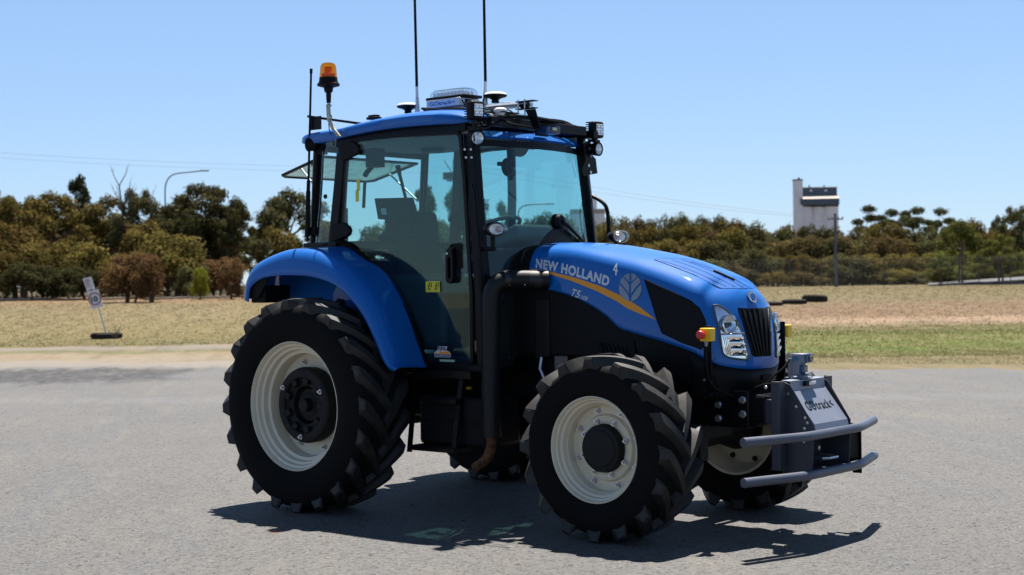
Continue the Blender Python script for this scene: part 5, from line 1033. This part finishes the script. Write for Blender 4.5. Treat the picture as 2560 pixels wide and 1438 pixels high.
# trees seen behind and through the cab, then the right scrub belt
mid_ = [('gum2', 1060, 130, 472, 130, DGREEN, 'gum seen through the cab glass left of the post'), ('gum0', 1170, 132, 470, 150, DGREEN, 'gum seen through the cab glass beside the transformer pole'), ('bush3', 960, 124, 545, 190, DGREEN, 'low tree seen through the rear of the cab'), ('bush1', 820, 123, 560, 170, OLIVE, 'olive tree behind the cab rear pillar'), ('bush4', 1120, 126, 560, 200, DGREEN, 'bushy tree low behind the cab windows'), ('gum3', 1262, 134, 512, 110, DGREEN, 'gum seen through the windscreen left of the street lamp'), ('bush0', 1340, 132, 540, 150, DGREEN, 'tree seen through the windscreen under the street lamp'), ('bush2', 1420, 134, 545, 150, DGREEN, 'tree seen through the windscreen before the flat building')]
for k, px, D_, top, w, mt, lb in mid_: tree(k, px, D_, top, w, mt, 'tree', lb, 'trees behind the cab')
rg = random.Random(77); GRS = 'scrub trees of the right belt'
def toppx(px): return interp(px, [1480, 1540, 1600, 1700, 1760, 1830, 1900, 1960, 2040, 2130, 2200, 2300, 2360, 2420, 2480, 2600], [560, 543, 548, 538, 545, 552, 565, 572, 570, 575, 565, 575, 570, 555, 560, 565])
LM = {TAN: 'brownish', OLIVE: 'olive brown', DGREEN: 'grey green', BRONZE: 'bronze', DARKG: 'dark', MIDG: 'fresh green'}
def where(px):
    for a, t in ((1545, 'beside the right indicator lamp'), (1620, 'above the hood right of the cab'), (1700, 'above the middle of the hood'), (1790, 'above the vented front of the hood'), (1880, 'behind the hood nose'), (1980, 'left of the silo'), (2070, 'under the silo'), (2150, 'beside the utility pole'), (2260, 'under the thin gums'), (2360, 'right of the thin gums'), (2460, 'near the far bitumen road'), (9999, 'at the right photo edge')):
        if px < a: return t
row = [(150, 0, 78, 38), (138, 26, 88, 42), (130, 66, 92, 46), (126, 106, 76, 50)]
ORD = 'first second third fourth fifth sixth seventh eighth ninth tenth eleventh twelfth thirteenth fourteenth fifteenth sixteenth seventeenth eighteenth nineteenth twentieth twenty-first twenty-second twenty-third twenty-fourth twenty-fifth twenty-sixth twenty-seventh twenty-eighth twenty-ninth thirtieth thirty-first thirty-second thirty-third thirty-fourth thirty-fifth thirty-sixth thirty-seventh thirty-eighth thirty-ninth fortieth'.split()
for ri, (D_, drop, wp_, stp) in enumerate(row):
    px = 1500 + ri * 13; cnt_ = 0
    while px < 2620:
        mt = rg.choice([OLIVE, DGREEN, OLIVE, TAN, DGREEN] if ri < 2 else [OLIVE, TAN, DGREEN, DGREEN, OLIVE]); 
        if px > 2330 and ri > 1: mt = MIDG
        cnt_ += 1; lb = '%s scrub tree, %s from the cab in the %s row of right belt' % (LM[mt], ORD[cnt_ - 1], ('skyline', 'upper', 'lower', 'front')[ri])
        tree('bush%d' % rg.randint(0, 4), px + rg.uniform(-8, 8), D_ + rg.uniform(-3, 3), toppx(px) + drop + rg.uniform(-6, 9), wp_ * rg.uniform(1.1, 1.7), mt, 'tree', lb, GRS, seed=ri)
        px += stp * rg.uniform(.8, 1.25)
for k, px, D_, top, w, lb in (('thin0', 2175, 160, 520, 95, 'thin gum with flat topped tuft, first right of the utility pole'), ('thin1', 2228, 158, 530, 85, 'thin gum, second right of the utility pole'), ('thin0', 2300, 160, 524, 100, 'tallest thin gum in the skyline group right of the pole'), ('thin1', 2352, 162, 527, 90, 'thin gum with a wide tuft, right end of the skyline group'), ('thin1', 2262, 164, 534, 75, 'short thin gum in the middle of the skyline group'), ('gum1', 2545, 140, 522, 120, 'tall gum with dark crown at the right photo edge'), ('gum3', 2495, 142, 545, 70, 'small gum just left of the tall gum at the right edge')):
    tree(k, px, D_, top, w, DARKG if k[0] == 't' else DGREEN, 'gum_tree', lb, 'tall gums above the right belt')
for px, D_, top, w, lb in ((2400, 118, 556, 130, 'bright green bushy tree right of the thin gums, before the far road'), (2500, 116, 592, 130, 'bright green tree near the right edge'), (2350, 114, 640, 80, 'small green tree beside the far road')):
    tree('gum%d' % (int(px) % 3), px, D_, top, w, MIDG, 'tree', lb, 'green trees by the far road')
# --- fence along the field
FN = empty('wire_fence', W(2100, 113)); tag(FN, 'grey wire mesh fence with thin steel posts before the right scrub', 'fence'); wm_ = pm('fence_wire', (.06, .06, .06), .6); inv = FN.location
fpts = [W(px, 113) for px in range(1500, 2700, 79)]
for p in fpts: MB().tube([p - inv - UP * .1, p - inv + UP * 2.35], .028, 6).build('post', wm_, FN)
m = MB()
for z in [.1 + .16 * k for k in range(14)]: m.tube([p - inv + UP * z for p in fpts], .0028, 3)
d0, d1 = fpts[0] - inv, fpts[-1] - inv; nq = int((d1 - d0).length / .3)
for k in range(nq): q = d0.lerp(d1, k / nq); m.tube([q, q + UP * 2.25], .0025, 3)
m.build('wire_mesh', wm_, FN)
# --- far road, seen on the right
m = MB(); L1 = [(2320, 712, 708, 115.5), (2360, 710, 706, 116), (2420, 707, 701, 116.5), (2490, 703, 696, 117), (2640, 695, 686, 118)]
def rp_(a, b_, d): q = W(a, d); q.z = ZP(a, b_, d); return q
m.grid([[W(a, d) - UP * .1 for a, b0_, b1_, d in L1], [rp_(a, b0_, d) for a, b0_, b1_, d in L1], [rp_(a, b1_, d + 5) for a, b0_, b1_, d in L1]]); struct(m.build('road', pm('pale_bitumen', (.055, .055, .06), .8), None))
sg = empty('road_sign', W(2520, 127)); tag(sg, 'small orange diamond warning sign by the far road', 'sign'); MB().tube([(0, 0, 0), (0, 0, 1.6)], .03, 6).build('post', wm_, sg)
m = MB(); m.prism([Vector((0, 0, 1.9)) + RV * .35 , Vector((0, 0, 2.25)), Vector((0, 0, 1.9)) - RV * .35, Vector((0, 0, 1.55))], VH * .02); m.build('panel', pm('orange_board', (.75, .25, .03), .5), sg)
# --- grain silo
def at_(p0, dx, dz, dy=0): return Vector((RV.x * dx + VH.x * dy, RV.y * dx + VH.y * dy, dz))
DS = 600; k = DS / F; sp = W(2045, DS); SI = empty('grain_silo', sp); tag(SI, 'white concrete grain silo with a tower and dark headhouse behind the scrub', 'grain silo')
CON = pm('white_concrete', (.78, .74, .77), .8, noise=.10, nscale=.3); DARKS = pm('dark_blue_sheet', (.085, .11, .15), .8, noise=.1, nscale=1); PALE = pm('cream_roof_sheet', (.36, .30, .25), .8); STAIN = pm('stained_edge', (.10, .08, .08), .9)
zt_ = lambda py, px=2045: ZP(px, py, DS) - sp.z
for px, r_, dy in ((2011, 22, 0), (2047, 19, 1), (2078, 20, 0), (2090, 14, 6)):
    m = MB(); m.lathe([(0, r_ * k), (zt_(515), r_ * k), (zt_(515), .001)], at_(0, (px - 2045) * k, 0, dy), (0, 0, 1), 32); m.build('cell', CON, SI)
    MB().lathe([(0, r_ * k + .15), (.9, r_ * k + .15), (.95, .01)], at_(0, (px - 2045) * k, zt_(518), dy), (0, 0, 1), 32).build('cell_rim', STAIN, SI)
def blk(x0, x1, y0, y1, dy, dep, mat, name, taper=0):
    xa, xb = (x0 - 2045) * k, (x1 - 2045) * k; za, zb_ = zt_(y1, x0), zt_(y0, x0); rz = Matrix.Rotation(BACK_ROT, 3, 'Z'); m = MB(); m.box(at_(0, (xa + xb) / 2, (za + zb_) / 2, dy), (xb - xa, dep, zb_ - za), rz); return m.build(name, mat, SI)
blk(1985, 2005, 452, 700, -2, 4, CON, 'lift_tower'); blk(1984, 2006, 450, 453, -2, 4.4, STAIN, 'tower_cap'); blk(1996, 2000, 445, 450, -2, 1, DARKS, 'roof_vent')
blk(2003, 2094, 470, 490, 2, 6, DARKS, 'headhouse'); blk(1999, 2095, 499, 514, 0, 9, DARKS, 'headhouse'); 
m = MB(); xa, xb = (1998 - 2045) * k, (2096 - 2045) * k; m.grid([[at_(0, xa, zt_(499), -5.0), at_(0, xb, zt_(498), -5.0)], [at_(0, xa + 1.5, zt_(489), -1.2), at_(0, xb - .4, zt_(488), -1.2)]]); m.build('sloping_roof', PALE, SI); blk(2004, 2095, 469, 471, 2, 6.4, PALE, 'roof_ridge')
for px in (2029, 2066): blk(px - 1.5, px + 1.5, 462, 470, 2, .6, DARKS, 'roof_vent'); blk(px - 3, px + 3, 475, 479, -1.1, .3, CON, 'wall_vent')
# second silo and shed seen past the cab pillar
DS2 = 330; k2 = DS2 / F; s2 = W(1480, DS2); S2 = empty('storage_shed', s2); tag(S2, 'low white storage shed with tower seen beside the cab right pillar', 'shed'); rz = Matrix.Rotation(BACK_ROT, 3, 'Z')
for x0, x1, y0, y1, mt, nmn in ((1430, 1512, 536, 600, CON, 'wall'), (1428, 1514, 524, 536, PALE, 'roof'), (1478, 1493, 490, 524, CON, 'tower')):
    MB().box(at_(0, ((x0 + x1) / 2 - 1480) * k2, (ZP(1480, y0, DS2) + ZP(1480, y1, DS2)) / 2 - s2.z, 0), ((x1 - x0) * k2, 5, (y1 - y0) * k2), rz).build(nmn, mt, S2)
# --- poles, lamps and wires
TIM = pm('weathered_pole', (.10, .10, .11), .8); 
def pole(px, D, top, arms, label, tr_=False):
    p = W(px, D); P_ = empty('utility_pole', p); tag(P_, label, 'utility pole'); H = ZP(px, top, D) - p.z; MB().tube([(0, 0, 0), (0, 0, H)], [.14, .10], 10).build('pole', TIM, P_)
    for py, hw in arms:
        z = ZP(px, py, D) - p.z; MB().box((0, 0, z), (hw * 2, .10, .10), rz).build('crossarm', TIM, P_)
        for q in (-.95, -.4, .4, .95): MB().lathe([(0, .03), (.04, .06), (.14, .05), (.16, .001)], at_(0, q * hw, z + .05), (0, 0, 1), 8).build('insulator', pm('ceramic', (.2, .2, .2), .3), P_)
    if tr_:
        z = ZP(px, 440, D) - p.z; MB().box(at_(0, -.45, z, 0), (.7, .3, .5), rz).build('transformer', TIM, P_); m = MB(); m.tube([at_(0, 0, H - 1.2), at_(0, -.7, H - .1)], .03, 5); m.tube([at_(0, 0, H - 1.2), at_(0, .7, H - .1)], .03, 5); m.build('brace', TIM, P_)
    return P_
pole(2090, 118, 534, [(548, .62)], 'lone timber utility pole with one crossarm before the silo'); pole(1140, 104, 398, [(452, .55)], 'utility pole with transformer seen through the cab glass', True)
def lamp(px, D, pts, label, base):
    p = W(px, D); L_ = empty('street_lamp', p); tag(L_, label, 'street lamp', 'street lamps along the far road'); q = [at_(0, (a - px) * D / F, ZP(a, b_, D) - p.z) for a, b_ in pts]; q = [at_(0, 0, 0)] + q
    MB().tube([q[0]] + catm(q[1:], 4), [.09] * 2 + [.06] * (len(catm(q[1:], 4)) - 1), 8).build('post', pm('galvanised_pole', (.22, .26, .27), .5), L_); e_ = q[-1]
    MB().box(e_ + at_(0, .25, 0), (.75, .25, .12), rz).build('lamp_head', pm('lamp_grey', (.16, .18, .14), .5), L_, bevel=.03)
lamp(416, 127, [(416, 520), (416, 476), (420, 455), (430, 441), (446, 434), (480, 430), (508, 427)], 'street lamp with curved arm standing over the left wood', 540)
lamp(1298, 128, [(1298, 545), (1299, 530), (1304, 520), (1315, 514), (1335, 511), (1370, 510)], 'street lamp seen through the tractor windscreen', 545)
WR = pm('wire_dark', (.10, .11, .12), .6)
def wire(a, b_, D, sag, label):
    pa, pb = CAM + ray(*a) * D, CAM + ray(*b_) * D; mid = (pa + pb) * .5; o = MB().tube([pa.lerp(pb, t / 16) - UP * sag * 4 * (t / 16) * (1 - t / 16) for t in range(17)], .008, 4).build('power_line', WR, None); tag(o, label, 'power line', 'power lines')
wire((-60, 378), (1140, 420), 110, .3, 'upper power line crossing the sky left of the cab'); wire((-60, 391), (1140, 432), 110, .3, 'lower power line crossing the sky left of the cab'); wire((1150, 402), (2090, 545), 112, .5, 'upper power line running to the pole by the silo'); wire((1150, 418), (2090, 549), 112, .5, 'lower power line running to the pole by the silo')
# --- speed sign in its tyre, tyres in the field
D_ = 47.0; kk = D_ / F; p = W(264, D_); SG = empty('speed_sign', p); tag(SG, 'tilted white speed sign reading 10 on a leaning post in a tyre', 'sign'); 
def sp_(px, py, dy=0): return at_(0, (px - 264) * kk, ZP(264, py, D_) - p.z, dy)
MB().tube([sp_(266, 843), sp_(228, 700)], .026, 8).build('post', pm('white_post', (.5, .5, .48), .6), SG)
WS = pm('white_sign_sheet', (.62, .62, .68), .5, noise=.08)
def panel(pts, dy, nmn, mt): return MB().prism([sp_(a, b_, dy) for a, b_ in pts], VH * .006).build(nmn, mt, SG, smooth=0)
panel([(207, 696), (229, 691), (238, 721), (217, 726)], -.03, 'upper_panel', WS); panel([(217, 729), (246, 722), (258, 766), (229, 773)], -.03, 'speed_panel', WS)
REDS = pm('faded_red_sign', (.34, .12, .16), .5); DK = pm('sign_black', (.03, .05, .06), .5)
def rng(cx, cy, r0, r1, dy, nmn, mt):
    m = MB(); m.ring([sp_(cx + r0 * cos(g), cy + r0 * sin(g), dy) for g in [2 * pi * j / 32 for j in range(32)]], [sp_(cx + r1 * cos(g), cy + r1 * sin(g), dy) for g in [2 * pi * j / 32 for j in range(32)]], VH * .002); m.build(nmn, mt, SG, smooth=0)
rng(236.5, 747, 16.5, 13, -.036, 'red_ring', REDS); rng(219, 704, 6.5, 4.8, -.036, 'red_ring', REDS)
o_ = sp_(228.5, 756.5, -.037); decal_text(MB(), '10', o_, sp_(246, 752.5, -.037) - o_, sp_(225, 743, -.037) - o_, bold=.05).build('lettering', DK, SG, smooth=0)
m = MB(); m.prism([sp_(a, b_, -.037) for a, b_ in ((217, 707), (217, 701), (222, 700), (222, 703), (219, 703), (219, 707))], VH * .002); m.prism([sp_(a, b_, -.037) for a, b_ in ((214, 714), (229, 711), (229.5, 712), (214.5, 715))], VH * .002); m.prism([sp_(a, b_, -.037) for a, b_ in ((216, 718), (230, 715), (230.5, 716), (216.5, 719))], VH * .002); m.build('sign_symbol', REDS, SG, smooth=0)
def flat_tyre(px, D, wpx, hpx, label, tilt=0, sink=0):
    R_ = wpx * D / F / 2; h_ = hpx * D / F; m = MB(); m.lathe([(0, R_ * .62), (0, R_ * .9), (h_ * .2, R_), (h_ * .8, R_), (h_, R_ * .9), (h_, R_ * .62), (h_ * .9, R_ * .6), (h_ * .1, R_ * .6)], (0, 0, -sink), (0, tilt, 1), 40, close=True)
    for j in range(26): g = 2 * pi * j / 26; m.box((R_ * cos(g), R_ * sin(g), h_ * .5 - sink), (.03, .07, h_ * .55), rotz(g))
    o = m.build('old_tyre', OLDRUB, None, smooth=35); o.location = W(px, D); tag(o, label, 'tyre', 'old tyres lying in the field')
flat_tyre(264, 47, 76, 14, 'old tyre lying flat around the foot of the speed sign')
flat_tyre(2036, 76, 62, 18, 'old tyre lying raised at the right end of the field tyres', .08, .03); flat_tyre(1985, 73, 60, 13, 'half buried tyre in the middle of the field tyres', 0, .03); flat_tyre(1925, 71, 62, 11, 'half buried tyre at the left end, beside the hood nose', 0, .03)
m = MB(); q = W(283, 46.5); 
for j in range(14): g = rg.uniform(-.5, 1.0); m.tube([q + RV * rg.uniform(-.1, .1), q + RV * (rg.uniform(-.1, .1) + .25 * g) + UP * rg.uniform(.2, .5)], .006, 4)
tag(m.build('dry_weed', BARK, None), 'dry weed stalks growing inside the tyre by the speed sign', 'weed')
# fallen logs and pale debris below the left wood
LOGM = pm('pale_log', (.22, .18, .15), .9); rg = random.Random(5)
for j, (px, D_, L_, lb) in enumerate(((30, 106, 2.5, 'pale fallen log under the bushes near the left edge'), (112, 107, 1.8, 'short fallen log left of the speed sign'), (285, 104, 1.6, 'pale slab lying behind the speed sign'), (420, 103, 3.2, 'long thin fallen log right of the reddish shrubs'), (545, 104, 3.6, 'long fallen log below the brown bush near the tractor'), (180, 105, 1.3, 'stub of a log just left behind the speed sign'))):
    p = W(px, D_); a_ = rg.uniform(-.2, .2); o = MB().tube([RV * -L_ / 2 + UP * .08, RV * 0 + UP * .12, RV * L_ / 2 + UP * (.10 + a_ * .3)], [.07, .08, .05], 7).build('fallen_log', LOGM, None); o.location = p; tag(o, lb, 'log', 'fallen logs at the foot of the wood')
